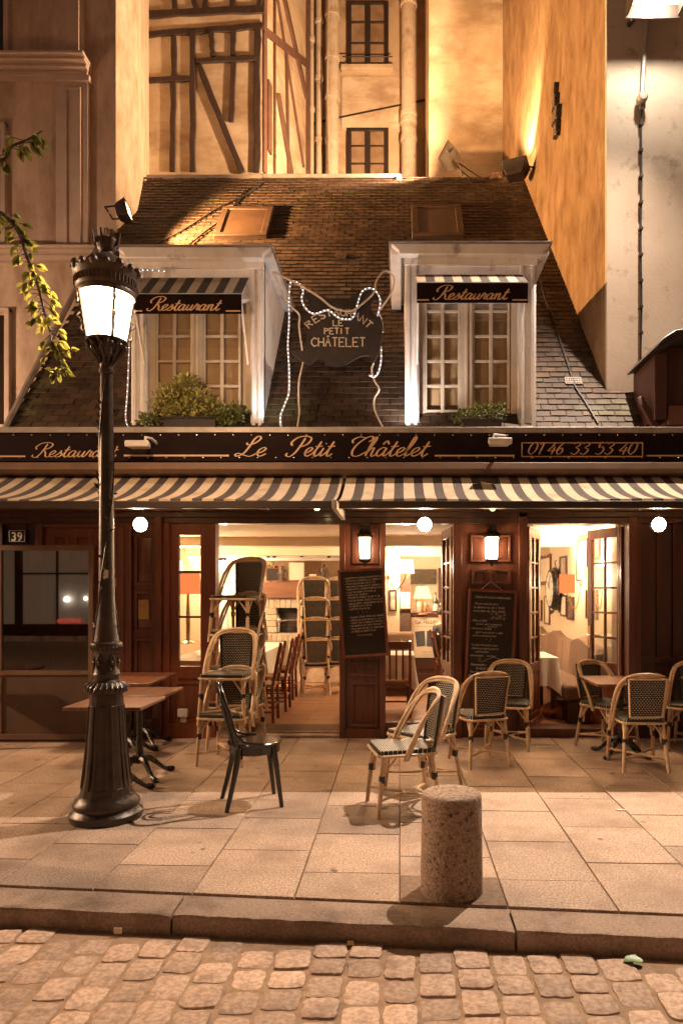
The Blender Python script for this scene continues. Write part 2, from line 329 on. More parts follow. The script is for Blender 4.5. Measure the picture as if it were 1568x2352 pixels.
# ---------------------------------------------------------------- lettering
def ribbons(mb, strokes, tr, wd, y, nib=True, kk=6, smooth=True):
    for si, st in enumerate(strokes):
        y0 = y-.0007*si
        pts = cr([(a, b, 0) for a, b in st], kk) if smooth and len(st) > 2 else [Vector((a, b, 0)) for a, b in st]
        pts = [Vector(tr(p.x, p.y)) for p in pts]; vs = []; n = len(pts)
        for i, p in enumerate(pts):
            t = pts[min(i+1, n-1)]-pts[max(i-1, 0)]
            t = t.normalized() if t.length > 1e-9 else Vector((1, 0))
            nrm = Vector((-t.y, t.x)); k = .88*wd*(.42+.75*abs(t.y)**2 if nib else 1)/2
            if nib and i in (0, n-1): k *= .6
            vs += [p+nrm*k, p-nrm*k]
        mb.add([(v.x, y0, v.y) for v in vs], [(2*i, 2*i+1, 2*i+3, 2*i+2) for i in range(n-1)])
SCRIPT = {
 'R': (1.5, [[(.95,2.1),(.8,1.3),(.55,.4),(.2,-.05),(-.15,.1),(-.1,.35)], [(.05,1.2),(-.1,1.6),(.3,2.15),(1.0,2.3),(1.5,2.0),(1.3,1.45),(.75,1.15)], [(.75,1.15),(1.05,.75),(1.2,.15),(1.45,.0),(1.65,.2)]]),
 'P': (1.35, [[(.95,2.1),(.8,1.3),(.55,.4),(.2,-.05),(-.15,.1),(-.1,.35)], [(.05,1.2),(-.1,1.6),(.3,2.15),(1.0,2.3),(1.5,2.0),(1.3,1.35),(.75,1.05)]]),
 'L': (1.35, [[(.35,1.55),(.5,1.3),(.95,1.5),(1.25,2.0),(1.05,2.3),(.8,1.95),(.65,1.1),(.4,.3),(.0,.0),(-.15,.2),(.1,.32),(.6,.08),(1.0,.0),(1.4,.35)]]),
 'C': (1.25, [[(1.15,1.65),(1.4,1.95),(1.25,2.28),(.85,2.1),(.35,1.4),(.15,.6),(.35,.05),(.8,.05),(1.25,.5)], [(-.05,1.5),(-.15,1.85),(.25,2.2),(.8,2.1)]]),
 'e': (.72, [[(0,.25),(.38,.5),(.58,.82),(.42,1.0),(.15,.75),(.1,.3),(.35,0),(.75,.3)]]),
 's': (.66, [[(0,.25),(.28,.6),(.40,1.0),(.45,.75),(.56,.4),(.4,.05),(.12,.02),(.04,.16)], [(.4,.05),(.7,.3)]]),
 't': (.62, [[(0,.25),(.28,.9),(.42,1.7)], [(.42,1.7),(.22,.6),(.26,.1),(.42,0),(.68,.3)], [(.05,1.12),(.35,1.08),(.68,1.18)]]),
 'a': (.9, [[(.64,.85),(.4,1.0),(.1,.7),(.05,.25),(.25,0),(.5,.3),(.68,.95)], [(.68,.95),(.58,.35),(.68,.02),(.95,.3)]]),
 'u': (.9, [[(0,.4),(.18,.98),(.12,.4),(.25,.02),(.5,.3),(.68,.95)], [(.68,.95),(.58,.35),(.68,.02),(.95,.3)]]),
 'r': (.68, [[(0,.3),(.2,.95),(.26,1.08),(.32,.9),(.52,.88),(.45,.5),(.48,.08),(.75,.3)]]),
 'n': (.92, [[(0,.5),(.14,.95),(.16,.6),(.1,0)], [(.12,.35),(.35,.9),(.56,.95),(.54,.5),(.56,.05),(.72,0),(.97,.3)]]),
 'i': (.48, [[(0,.3),(.22,.95)], [(.22,.95),(.12,.35),(.22,.02),(.5,.3)], [(.26,1.38),(.3,1.5)]]),
 'l': (.48, [[(0,.3),(.36,1.3),(.48,2.1),(.32,2.15),(.2,1.4),(.1,.4),(.2,.02),(.5,.3)]]),
 'h': (.88, [[(0,.3),(.36,1.4),(.46,2.1),(.3,2.1),(.17,1.2),(.08,0)], [(.1,.4),(.35,.9),(.54,.92),(.52,.5),(.54,.05),(.7,0),(.94,.3)]]),
 '0': (.95, [[(.42,0),(.08,.4),(.12,1.2),(.45,1.62),(.76,1.2),(.74,.45),(.42,0)]]),
 '1': (.6, [[(.05,1.25),(.4,1.6)], [(.4,1.6),(.36,.8),(.32,0)]]),
 '3': (.85, [[(.05,1.35),(.3,1.62),(.62,1.3),(.3,.88)], [(.3,.88),(.7,.6),(.45,.02),(.02,.2)]]),
 '4': (.9, [[(.55,1.62),(.3,1.0),(.0,.5),(.4,.5),(.85,.55)], [(.62,1.0),(.55,.5),(.5,0)]]),
 '5': (.85, [[(.75,1.65),(.5,1.52),(.22,1.6),(.15,.95),(.5,1.0),(.68,.55),(.42,.02),(.02,.18)]]),
 '6': (.9, [[(.72,1.55),(.3,1.25),(.08,.5),(.32,0),(.66,.35),(.5,.85),(.15,.55)]]),
 ' ': (.75, []),
}
def script(mb, text, x0, x1, zb, xh, y, wd, slant=.42):           # fits the word between x0 and x1, x-height xh
    adv = 0; L = []
    for ch in text:
        acc = ch == 'â'; k = 'a' if acc else ch
        a, st = SCRIPT[k]; L.append((adv, st))
        if acc: L.append((adv, [[(.25,1.35),(.5,1.75),(.72,1.35)]]))
        adv += a
    sx = (x1-x0)/adv
    for off, st in L:
        ribbons(mb, st, lambda a, b: (x0+(off+a)*sx+(b-.5)*xh*slant, zb+b*xh), wd, y)
CAPS = {  # straight hand capitals on a 4 x 6 grid
 'A':['00 26 40','13 33'],'B':['00 06 35 34 03','03 32 31 00'],'C':['45 26 04 02 20 41'],'D':['00 06 25 43 21 00'],'E':['46 06 00 40','03 33'],'F':['46 06 00','03 33'],
 'G':['45 26 04 02 20 41 43 23'],'H':['00 06','40 46','03 43'],'I':['20 26'],'J':['46 41 20 01'],'K':['00 06','46 03 40'],'L':['06 00 40'],'M':['00 06 23 46 40'],'N':['00 06 40 46'],
 'O':['20 02 04 26 44 42 20'],'P':['00 06 45 44 03'],'Q':['20 02 04 26 44 42 20','22 40'],'R':['00 06 45 44 03','23 40'],'S':['45 26 05 04 42 41 20 01'],'T':['06 46','26 20'],
 'U':['06 01 20 41 46'],'V':['06 20 46'],'W':['06 10 24 30 46'],'X':['00 46','06 40'],'Y':['06 23 46','23 20'],'Z':['06 46 00 40'],
 '0':['20 02 04 26 44 42 20'],'1':['04 26 20'],'2':['05 26 45 00 40'],'3':['06 46 23 42 20 01'],'4':['30 36 02 42'],'5':['46 06 03 33 41 20 00'],'6':['46 03 01 20 41 42 23'],
 '7':['06 46 10'],'8':['23 05 26 45 23 01 20 41 23'],'9':['43 24 05 26 45 43 20'],'-':['03 33'],'.':['20 21'],',':['21 10'],"'":['26 15'],'*':['23 25','13 35','15 33'],'(':['36 13 30'],')':['16 33 10'],'"':['16 15','36 35'],
}
ACC = {'É':('E','27 39'),'È':('E','37 29'),'Ê':('E','17 29 37'),'À':('A','37 29'),'Â':('A','17 29 37')}
def caps(mb, text, x0, z0, h, y, wd, tr=None, sp=1.35, jit=0):
    x = x0; s = h/6
    for ch in text.upper():
        extra = None
        if ch in ACC: ch, extra = ACC[ch]
        st = [[(int(q[0]), int(q[1])) for q in g.split()] for g in CAPS.get(ch, [])]
        if extra: st.append([(int(q[0]), int(q[1])) for q in extra.split()])
        dz = random.uniform(-jit, jit)*h
        f = (lambda a, b, x=x: (x+a*s*.85, z0+dz+b*s))
        g = (lambda a, b: tr(*f(a, b))) if tr else f
        ribbons(mb, st, g, wd, y, nib=False, smooth=False)
        x += (4*.85*s+h*.22*sp) if ch != ' ' else h*.45
    return x
def caps_width(text, h, sp=1.35): return sum((4*.85*h/6+h*.22*sp) if c != ' ' else h*.45 for c in text)
def font_mesh(text, size, shear=0, offset=0, align='CENTER'):
    cu = bpy.data.curves.new('t', 'FONT'); cu.body = text; cu.size = size; cu.shear = shear; cu.offset = offset; cu.align_x = align
    o = bpy.data.objects.new('t', cu); C.objects.link(o)
    dg = bpy.context.evaluated_depsgraph_get(); me = bpy.data.meshes.new_from_object(o.evaluated_get(dg))
    vs = [tuple(v.co) for v in me.vertices]; fs = [tuple(p.vertices) for p in me.polygons]
    bpy.data.objects.remove(o); bpy.data.curves.remove(cu); bpy.data.meshes.remove(me)
    return vs, fs
def text(mb, s, x, z, y, size, shear=0, offset=0, align='CENTER', sx=1.0):
    vs, fs = font_mesh(s, size, shear, offset, align)
    return mb.add([(x+a*sx, y, z+b) for a, b, _ in vs], fs)
# ---------------------------------------------------------------- ground: road, setts, kerb, pavement
def kb(x): return 3.63-.098*x
def kf(x): return 3.41-.098*x
tag(MB().slab([(-150,-150),(150,-150),(150,60),(-150,60)], -.5, -.1005).build('road', m_joint), kind='structure')
mb = MB(); rnd = random.Random(3)
x = -4.2
while x < 4.2:
    wd_ = rnd.uniform(.152, .175); y = rnd.uniform(.9, 1.1)
    while y < kf(x)+.02:
        d = rnd.uniform(.145, .21); cx, cy = x+wd_/2, y+d/2
        if cy+d*.35 > kf(x)-.01: break
        hx, hy = wd_/2-rnd.uniform(.002, .007), d/2-rnd.uniform(.001, .006)
        rot = rnd.uniform(-.05, .05); zt = rnd.uniform(-.006, .007)-.094; N = 24; ph = [rnd.uniform(-.07, .04) for _ in range(N)]
        tx, ty = rnd.uniform(-.03, .03), rnd.uniform(-.03, .03)
        vs = []
        for k, (sc_, dz) in enumerate(((1.0, -.03), (.997, -.010), (.965, -.003), (.86, .0003))):
            for i in range(N):
                a = 2*math.pi*i/N; ca, sa = math.cos(a), math.sin(a); q = (abs(ca)**7+abs(sa)**7)**(-1/7)
                u, v = ca*q*hx*sc_*(1+ph[i]), sa*q*hy*sc_*(1+ph[(i+5) % N])
                vs.append((cx+u-v*rot, cy+v+u*rot, zt+dz+u*tx+v*ty))
        vs.append((cx, cy, zt+.0012))
        fs = [(r_*N+i, r_*N+(i+1) % N, (r_+1)*N+(i+1) % N, (r_+1)*N+i) for r_ in range(3) for i in range(N)]
        fs += [(3*N+i, 3*N+(i+1) % N, 4*N) for i in range(N)]
        mb.add(vs, fs); y += d
    x += wd_
tag(mb.build('road_setts', m_sett, sharp=45), kind='structure')
# pavement bed then slabs
tag(MB().slab([(-14, kb(-14)-.02),(14, kb(14)-.02),(14,9.0),(-14,9.0)], -.3, -.012).build('pavement_bed', m_bed), kind='structure')
mb = MB(); rnd = random.Random(5)
for i in range(-16, 14):
    xa, xb = i*.55+.003, (i+1)*.55-.003
    y = kb(xa)+.03; first = True; ln = .34 if i % 2 else .64
    while y < 7.8:
        y2 = min(y+ln, 7.9); ln = .64+rnd.uniform(-.03, .03)
        s = -.098*.55 if first else -.02
        s2 = -.02
        poly = [(xa, y+.003), (xb, y+.003+s), (xb, y2-.003+s2), (xa, y2-.003)]
        c = 3e-3; zt = rnd.uniform(-.0015, .0015)
        cx, cy = sum(p[0] for p in poly)/4, sum(p[1] for p in poly)/4
        ins = [(p[0]+(c if p[0] < cx else -c), p[1]+(c if p[1] < cy else -c)) for p in poly]
        vs = [(a, b, -.02) for a, b in poly]+[(a, b, zt-.004) for a, b in poly]+[(a, b, zt) for a, b in ins]
        fs = [(r_*4+k, r_*4+(k+1) % 4, (r_+1)*4+(k+1) % 4, (r_+1)*4+k) for r_ in range(2) for k in range(4)]+[(8,9,10,11)]
        mb.add(vs, fs); y = y2; first = False
tag(mb.build('pavement', m_granite), kind='structure')
mb = MB(); rnd = random.Random(9)
x = -1.13-1.68*7
while x < 12:
    xb = x+1.68; n = 28; prof = [(0,-.3),(0,-.016),(.005,-.005),(.016,-.0008),(.215,0),(.221,-.006),(.221,-.3)]; vs = []
    for k in range(n+1):
        xx = x+.006+(xb-x-.012)*k/n; e = .007 if 0 < k < n else .016
        for (d, z) in prof:
            j = rnd.uniform(-e, e)*.6 if d < .05 else 0
            vs.append((xx, kf(xx)+d+j*.6, z+(j*.5 if -.02 < z < -.0005 else 0)-(.0 if 0 < k < n else .003)))
    m_ = len(prof)
    fs = [(k*m_+i, k*m_+i+1, (k+1)*m_+i+1, (k+1)*m_+i) for k in range(n) for i in range(m_-1)]+[tuple(range(m_)), tuple(n*m_+i for i in range(m_-1,-1,-1))]
    mb.add(vs, fs); x = xb
tag(mb.build('kerb', m_kerb, sharp=24), kind='structure')
tag(MB().slab([(.005,3.66),(.545,3.61),(.545,3.97),(.005,4.0)],.0008,.003).build('pavement_patch', M('repair_mortar', (.27,.19,.14), (.17,.115,.08), .85, 30, .4, 80)), kind='structure')

# ---------------------------------------------------------------- restaurant ground floor
RB = thing('restaurant', 'small old restaurant with mahogany shopfront, slate roof and two dormers', 'restaurant', (-.7, YF, 0))
def fx(x): return (x-VX)/F*YF
def fz(y): return H+(VY-y)/F*YF
def fbox(mb, x0, y0, x1, y1, ya, yb): return mb.box(fx(x0), fx(x1), YF+ya, YF+yb, fz(y1), fz(y0))
def panel(mb, x0, y0, x1, y1, ya=-.012, rim=7):                   # moulded raised panel on a door or pillar
    fbox(mb, x0, y0, x1, y0+rim, ya-.014, ya+.03); fbox(mb, x0, y1-rim, x1, y1, ya-.014, ya+.03)
    fbox(mb, x0, y0+rim, x0+rim, y1-rim, ya-.014, ya+.03); fbox(mb, x1-rim, y0+rim, x1, y1-rim, ya-.014, ya+.03)
    a, b, c, d = fx(x0+rim+2), fx(x1-rim-2), fz(y1-rim-2), fz(y0+rim+2); e = .035; Y0, Y1 = YF+ya+.006, YF+ya-.012
    if b-a > 3*e and d-c > 3*e:
        mb.add([(a,Y0,c),(b,Y0,c),(b,Y0,d),(a,Y0,d),(a+e,Y1,c+e),(b-e,Y1,c+e),(b-e,Y1,d-e),(a+e,Y1,d-e)],
               [(0,1,5,4),(1,2,6,5),(2,3,7,6),(3,0,4,7),(4,5,6,7)])
    return mb
# lintel and cornice mouldings over the whole front
mb = MB(); fbox(mb, -700, 1120, 2300, 1178, -.10, .16); fbox(mb, -700, 1178, 2300, 1190, -.06, .15); fbox(mb, -700, 1190, 2300, 1204, -.02, .14)
mb.build('lintel', m_wood_dark, RB, .004)
mb = MB(); fbox(mb, -700, 1010, 2300, 1120, .02, .24); mb.build('upper_wall', m_wood_dark, RB)
# left panelling behind number plate and street door
mb = MB()
for k in range(14): fbox(mb, -420+k*37, 1204, -420+k*37+35, 1702, .02+(.004 if k % 2 else 0), .10)
fbox(mb, 2, 1204, 9, 1702, -.03, .02)
mb.build('panelling', m_wood_dark, RB, .003)
mb = MB(); fbox(mb, 88, 1204, 103, 1702, -.06, .12); fbox(mb, 103, 1204, 290, 1214, -.05, .12); fbox(mb, 272, 1214, 290, 1702, -.06, .12)
mb.build('door_frame', m_wood, RB, .006)
d = MB(); fbox(d, 103, 1214, 272, 1702, .0, .06)
for x0, x1 in ((118,160),(172,214),(226,262)): panel(d, x0, 1228, x1, 1290, -.005)
for x0, x1 in ((118,185),(195,262)): panel(d, x0, 1310, x1, 1480, -.005); panel(d, x0, 1500, x1, 1670, -.005)
DR = d.build('street_door', m_wood_door, RB, .002)
mb = MB(); p = Vector((fx(263), YF-.03, fz(1418))); mb.lathe([(.03,0),(.03,.012),(.012,.02),(.012,.05),(.03,.06),(.032,.08),(.018,.095),(1e-5,.098)], 16, p, Matrix.Rotation(R(90),3,'X'))
mb.box(p.x-.022,p.x+.022,p.y+.005,p.y+.03,p.z-.14,p.z+.06); mb.box(p.x-.03,p.x+.03,p.y+.01,p.y+.03,p.z+.33,p.z+.42)
mb.build('door_handle', m_brass, DR)
# panelled pilaster with the letter plate
mb = MB(); fbox(mb, 290, 1204, 306, 1702, -.05, .12); fbox(mb, 306, 1204, 362, 1702, -.0, .10)
panel(mb, 310, 1228, 358, 1346); panel(mb, 310, 1358, 358, 1452); panel(mb, 310, 1466, 358, 1660)
fbox(mb, 362, 1190, 376, 1702, -.09, .12)
PL = mb.build('pilaster', m_wood, RB, .004)
mb = MB(); fbox(mb, 320, 1378, 345, 1424, -.035, -.01); mb.build('letter_plate', m_brass, PL, .004)
# fixed glazed side leaf
mb = MB(); fbox(mb, 376, 1204, 392, 1702, -.04, .12); fbox(mb, 483, 1204, 496, 1702, -.02, .14)
fbox(mb, 392, 1204, 411, 1690, -.01, .05); fbox(mb, 461, 1204, 483, 1690, -.01, .05); fbox(mb, 411, 1204, 461, 1230, -.01, .05)
fbox(mb, 411, 1312, 461, 1318, .0, .04); fbox(mb, 411, 1416, 461, 1421, .0, .04); fbox(mb, 411, 1532, 461, 1560, -.01, .05); fbox(mb, 411, 1560, 461, 1690, .01, .05)
panel(mb, 398, 1566, 478, 1660, -.008); fbox(mb, 376, 1660, 496, 1702, -.035, .12)
SL = mb.build('side_window', m_wood_door, RB, .004)
for a, b in ((1230,1312),(1318,1416),(1421,1532)):
    g = MB(); fbox(g, 411, a, 461, b, .018, .022); g.build('pane', m_glass, SL)
# the two pillars
mb = MB(); fbox(mb, 780, 1204, 885, 1702, .02, .16); fbox(mb, 780, 1204, 793, 1702, -.035, .02); fbox(mb, 872, 1204, 885, 1702, -.035, .02)
fbox(mb, 808, 1212, 870, 1296, -.0, .02); panel(mb, 806, 1520, 868, 1556, .01); panel(mb, 806, 1568, 868, 1672, .01); fbox(mb, 793, 1675, 872, 1702, -.02, .02)
mb.build('pillar', m_wood, RB, .004)
mb = MB(); fbox(mb, 1046, 1204, 1196, 1702, .02, .16); fbox(mb, 1040, 1204, 1060, 1702, -.03, .04); fbox(mb, 1190, 1180, 1209, 1702, -.06, .14)
panel(mb, 1080, 1230, 1172, 1292, .004, 5); panel(mb, 1082, 1308, 1120, 1345, .01); panel(mb, 1132, 1308, 1174, 1345, .01)
panel(mb, 1080, 1360, 1172, 1560, .01); panel(mb, 1080, 1575, 1172, 1680, .01)
mb.build('pillar', m_wood, RB, .004)
# right-hand frame and plank panelling
mb = MB(); fbox(mb, 1441, 1190, 1460, 1702, -.05, .14); fbox(mb, 1460, 1204, 1470, 1702, -.02, .1)
mb.build('door_frame', m_wood, RB, .004)
fbox(MB(), 885, 1661, 1046, 1699, .0, .12).build('door_sill', m_wood, RB, .004); fbox(MB(), 1209, 1676, 1441, 1700, .02, .3).build('door_sill', m_wood, RB, .004)
mb = MB()
for k in range(16):
    x0 = 1472+k*37; fbox(mb, x0, 1204, x0+34.5, 1702, .02+(.004 if k % 2 else 0), .10)
fbox(mb, 1470, 1510, 2200, 1524, -.0, .03); fbox(mb, 1545, 1204, 1552, 1702, -.012, .03); fbox(mb, 1470, 1680, 2200, 1702, -.02, .03)
mb.build('panelling', m_wood_dark, RB, .003)
mb = MB(); fbox(mb, 496, 1690, 780, 1702, -.02, .10); mb.build('doorstep', m_kerb, RB, .006)
# glazed door leaves (built in local x 0..w along the leaf)
def door_leaf(name, w, h, cols, rows, loc, rz, ph=.62, fl=0.06):
    b = MB(); t = .022; s = .075
    b.box(0,s,-t,t,0,h); b.box(w-s,w,-t,t,0,h); b.box(s,w-s,-t,t,h-.11,h); b.box(s,w-s,-t,t,0,.16); b.box(s,w-s,-t,t,ph,ph+.11)
    b.box(s,w-s,-.010,.010,.16,ph)
    b.box(s+.02,w-s-.02,-.018,.018,.2,ph-.04)
    b.box(-.004,w+.004,-t-.02,t+.02,0,.09)
    z0, z1 = ph+.11, h-.11; xw = (w-2*s)/cols; zh = (z1-z0)/rows
    for c in range(1, cols): b.box(s+xw*c-.012, s+xw*c+.012, -.016,.016, z0, z1)
    for r_ in range(1, rows): b.box(s, w-s, -.0155,.0155, z0+zh*r_-.012, z0+zh*r_+.012)
    o = b.build('door_leaf', m_wood_door, RB, .004, local=True)
    o.location = Vector(loc)-RB.location; o.rotation_euler = (0,0,rz)
    g = MB().box(s,w-s,-.003,.003,z0,z1).build('glazing', m_glass, o, local=True)
    k = MB().box(w-.055,w-.02,-t-.006,t+.006,.88,1.14)
    k.tube([(w-.038,-t-.05,1.03),(w-.11,-t-.05,1.03)], .009); k.tube([(w-.038,-t-.05,1.03),(w-.038,t+.05,1.03)], .008); k.tube([(w-.038,t+.05,1.03),(w-.11,t+.05,1.03)], .009)
    k.build('handle', m_brass, o, local=True)
    return o
door_leaf('a', .66, 2.27, 2, 5, (.595, 7.93, .06), R(96))
door_leaf('b', .54, 2.27, 2, 5, (1.425, 7.93, .06), R(66))
door_leaf('c', .57, 2.27, 2, 5, (2.49, 7.93, .06), R(115))

# fascia board, flashing, lettering
FB = thing('sign_board', 'long black fascia board with gold script lettering above the striped awning', 'sign', (px(784,7.33), 7.33, pz(1060,7.33)))
Yb = 7.33; xL, xR = -6.5, 6.0
MB().box(xL,xR,Yb,Yb+.06,pz(1060,Yb),pz(993,Yb)).build('board', m_black_sign, FB)
mb = MB().prism([(xL,0),(xR,0),(xR,.1),(xL,.1)],0,1); mb = MB().box(xL,xR,Yb-.03,Yb+.75,pz(996,Yb),pz(985,Yb)+.01)
mb.build('flashing', m_zinc, FB, .006)
mb = MB()
for k in range(46):
    for yy in (1000, 1052):
        x_ = px(8+k*42+(14 if yy > 1010 else 0)-60, Yb)
        mb.ball((x_, Yb-.003, pz(yy, Yb)), .010, 8, 1, .6, 1)
mb.build('stud', m_chrome, FB)['kind'] = 'stuff'
y_ = Yb-.004; mb = MB(); X = lambda v: px(v, Yb); Z = lambda v: pz(v, Yb)
S = F/Yb
script(mb, 'Restaurant', X(80), X(268), Z(1051), 14.5/S, y_, .017)
script(mb, 'Le', X(548), X(612), Z(1049), 20/S, y_, .022)
script(mb, 'Petit', X(664), X(763), Z(1049), 20/S, y_, .022)
script(mb, 'Châtelet', X(804), X(982), Z(1049), 20/S, y_, .022)
for a, b, n in ((1212,1247,'01'),(1258,1296,'46'),(1311,1353,'33'),(1368,1409,'53'),(1422,1462,'40')): script(mb, n, X(a), X(b), Z(1045), 17.5/S, y_, .017)
def bar_(a, b, ya, yb): mb.quad((X(a),y_,Z(yb)),(X(b),y_,Z(yb)),(X(b),y_,Z(ya)),(X(a),y_,Z(ya)))
bar_(-300,59,1047.5,1051); bar_(285,526,1045.5,1049.5); bar_(998,1181,1046,1049.5); bar_(1484,1800,1046,1049.5)
bar_(1197,1476,1017,1019.5); bar_(1197,1476,1045.5+3,1048+3); bar_(1197,1199.5,1019.5,1048.5); bar_(1473.5,1476,1019.5,1048.5)
mb.build('lettering', m_gold, FB)

# awning: cassette, two striped canvas halves, front bars, folding arms
AW = thing('awning', 'low cream and charcoal striped awning in two halves over the terrace', 'awning', (px(784,7.2), 7.2, 2.8))
mb = MB(); za, zb = pz(1090,7.15), pz(1063,7.15)
prof = [(7.30,za-.02),(7.12,za),(7.08,za+.04),(7.10,zb-.01),(7.16,zb),(7.325,zb+.01)]
n = len(prof); vs = [(xL+.9,y,z) for y,z in prof]+[(xR,y,z) for y,z in prof]
mb.add(vs, [tuple(range(n)), tuple(range(2*n-1,n-1,-1))]+[(i,n+i,n+(i+1)%n,(i+1)%n) for i in range(n)])
mb.build('cassette', m_brown_metal, AW, .004)
def awning_half(xa, xb, per=.193):
    l, d = MB(), MB(); nseg = 10
    def pt(x, t): return (x, 7.32-t*.98, 2.825-.40*t-.055*math.sin(math.pi*t)+.012*math.sin(x*3.1+1)*t)
    x = xa; k = 0
    while x < xb-1e-3:
        x2 = min(x+per/2*(1.06 if k % 2 == 0 else .94), xb); tgt = l if k % 2 == 0 else d
        vs = []
        for i in range(nseg+1): vs += [pt(x, i/nseg), pt(x2, i/nseg)]
        # scalloped hem
        p0, p1 = pt(x,1), pt(x2,1); vs += [(p0[0], p0[1]-.012, p0[2]-.03), (p1[0], p1[1]-.012, p1[2]-.03)]
        tgt.add(vs, [(2*i,2*i+1,2*i+3,2*i+2) for i in range(nseg+1)])
        x = x2; k += 1
    o = l.build('canvas', m_stripe_l, AW); o2 = d.build('dark_stripe', m_stripe_d, o)
    if xb > 3:                                                    # scorched patch on the canvas
        bp = MB(); rb_ = random.Random(5); ring = []
        for i in range(18):
            a = 2*math.pi*i/18; r_ = rb_.uniform(.75, 1.15); q = pt(.885+math.cos(a)*.085*r_, .16+math.sin(a)*.09*r_); ring.append((q[0], q[1], q[2]+.006))
        bp.add(ring, [tuple(range(18))]); bp.build('scorched_patch', M('scorched_canvas', (.05,.025,.015), (.10,.05,.03), .9, 30), o)
    MB().box(xa, xb, 6.30, 6.37, 2.345, 2.41).build('front_bar', m_dark_metal, AW, .006)
awning_half(-6.2, px(776,6.6)); awning_half(px(784,6.6), 5.4)
mb = MB(); mb.box(-.60,-.56,6.29,7.30,2.34,2.42); mb.build('centre_rail', m_zinc, AW, .004)
for a, b in (((-3.9,6.5,2.37),(-2.2,7.2,2.62)),((-2.2,7.2,2.62),(-2.9,7.6,2.66)),((-1.2,6.5,2.37),(-2.6,7.15,2.62)),((2.2,6.5,2.37),(.6,7.2,2.6)),((.6,7.2,2.6),(1.2,7.6,2.66)),((3.6,6.5,2.37),(2.4,7.2,2.6))):
    MB().bar(a, b, .04, .03).build('folding_arm', m_dark_metal, AW, .004)

# ---------------------------------------------------------------- main roof
def rxmin(Y): return -4.43 if Y < 11.2 else -4.6
def rxmax(Y): return 2.86 if Y < 8.5 else 2.47-.0824*(Y-8.47)
un = Vector((0,1,RS)).normalized(); nn = Vector((0,-RS,1)).normalized()
Ytop = 12.35; Yfoot = 7.9; zof = lambda Y: RZ0+RS*(Y-RY0)
mb = MB(); mb.slab([(-4.45,Yfoot),(2.9,Yfoot),(2.9,8.5),(2.5,8.5),(2.2,Ytop),(-4.3,Ytop)], 0, .02)
mb.v = [(x, y, (zof(y)-.012) if z > .01 else 3.0) for x, y, z in mb.v]
RF = mb.build('roof', m_underslate, RB)
mb = MB(); rnd = random.Random(11); Lr = (Ytop-Yfoot)/un.y; sw, ex = .185, .108; r_ = 0; v = 0
while v < Lr-.02:
    x = -4.46+(0 if r_ % 2 else sw/2)
    while x < 2.9:
        a, b = x+.005, x+sw-.005; Yc = Yfoot+v*un.y
        if b > rxmin(Yc) and a < rxmax(Yc):
            a = max(a, rxmin(Yc)); b = min(b, rxmax(Yc))
            if b-a > .02:
                h0 = .016+rnd.uniform(-.003,.006); dv = rnd.uniform(-.006,.006)-(rnd.uniform(.01,.035) if rnd.random() < .03 else 0); vt = min(v+ex+.03, Lr)
                B0 = Vector((0,Yfoot,zof(Yfoot)))
                lo, hi = B0+un*(v+dv), B0+un*vt
                X0, X1 = Vector((a,0,0)), Vector((b,0,0)); tw = rnd.uniform(-.002,.002)
                mb.add([lo+X0+nn*h0, lo+X1+nn*(h0+tw), hi+X1+nn*.003, hi+X0+nn*.003, lo+X0+nn*(h0-.011), lo+X1+nn*(h0-.011)], [(0,1,2,3),(4,5,1,0)])
        x += sw
    v += ex; r_ += 1
mb.build('slates', m_slate, RF)
# ridge flashing and raised middle
mb = MB()
def ridge(x0, x1, y0, y1, Yq):
    a, b = px(x0,Yq), px(x1,Yq); mb.box(a, b, Yq-.04, Yq+.3, pz(y1,Yq), pz(y0,Yq))
ridge(338, 602, 404, 432, 12.33); ridge(600, 918, 402, 424, 12.36); ridge(910, 922, 404, 432, 12.3); ridge(918, 1210, 412, 424, 12.34)
mb.build('ridge_flashing', m_zinc, RF, .01)
# edge flashings along side walls
mb = MB(); mb.tube([(rxmin(8.0)-.02,8.0,zof(8.0)+.02),(rxmin(12.3)-.02,12.3,zof(12.3)+.02)], .035, 6); mb.build('edge_flashing', m_zinc, RF)
m_sky = M('skylight_frame', (.085,.05,.032), (.06,.035,.022), .55, 4)
for q in (((503,485),(622,485),(622,552),(503,552)), ((942,480),(1057,480),(1066,552),(948,552))):
    c = [roofp(x, y) for x, y in q]; cx = sum(p.x for p in c)/4; wdt = (abs(c[1].x-c[0].x)+abs(c[2].x-c[3].x))/4
    ce = sum(c, Vector())/4; hl = (c[0]-c[3]).dot(un)/2; Mx = Matrix((Vector((1,0,0)), un, nn)).transposed()
    b = MB()
    for (u, v_, su, sv) in ((0,hl-.05,2*wdt,.1),(0,-hl+.05,2*wdt,.1),(-wdt+.05,0,.1,2*hl-.2),(wdt-.05,0,.1,2*hl-.2)):
        b.obox(ce+Mx@Vector((u,v_,.035)), (su,sv,.085), Mx)
    fr = b.build('skylight', m_sky, RB, .008)
    MB().obox(ce+Mx@Vector((0,0,.055)), (2*wdt-.2,2*hl-.2,.012), Mx).build('pane', M('roof_glass', (.11,.065,.04), (.08,.045,.028), .3, 3), fr)
for x, y, wv in ((783,592,.16),(1315,880,.20)):
    c = roofp(x, y, .02); Mx = Matrix((Vector((1,0,0)), un, nn)).transposed(); b = MB().obox(c, (wv,.13,.03), Mx)
    for i in range(6):
        for j in range(3): b.obox(c+Mx@Vector(((i-2.5)*wv*.15,(j-1)*.036,.017)), (wv*.10,.022,.012), Mx)
    b.build('roof_vent', m_brown_metal, RB)

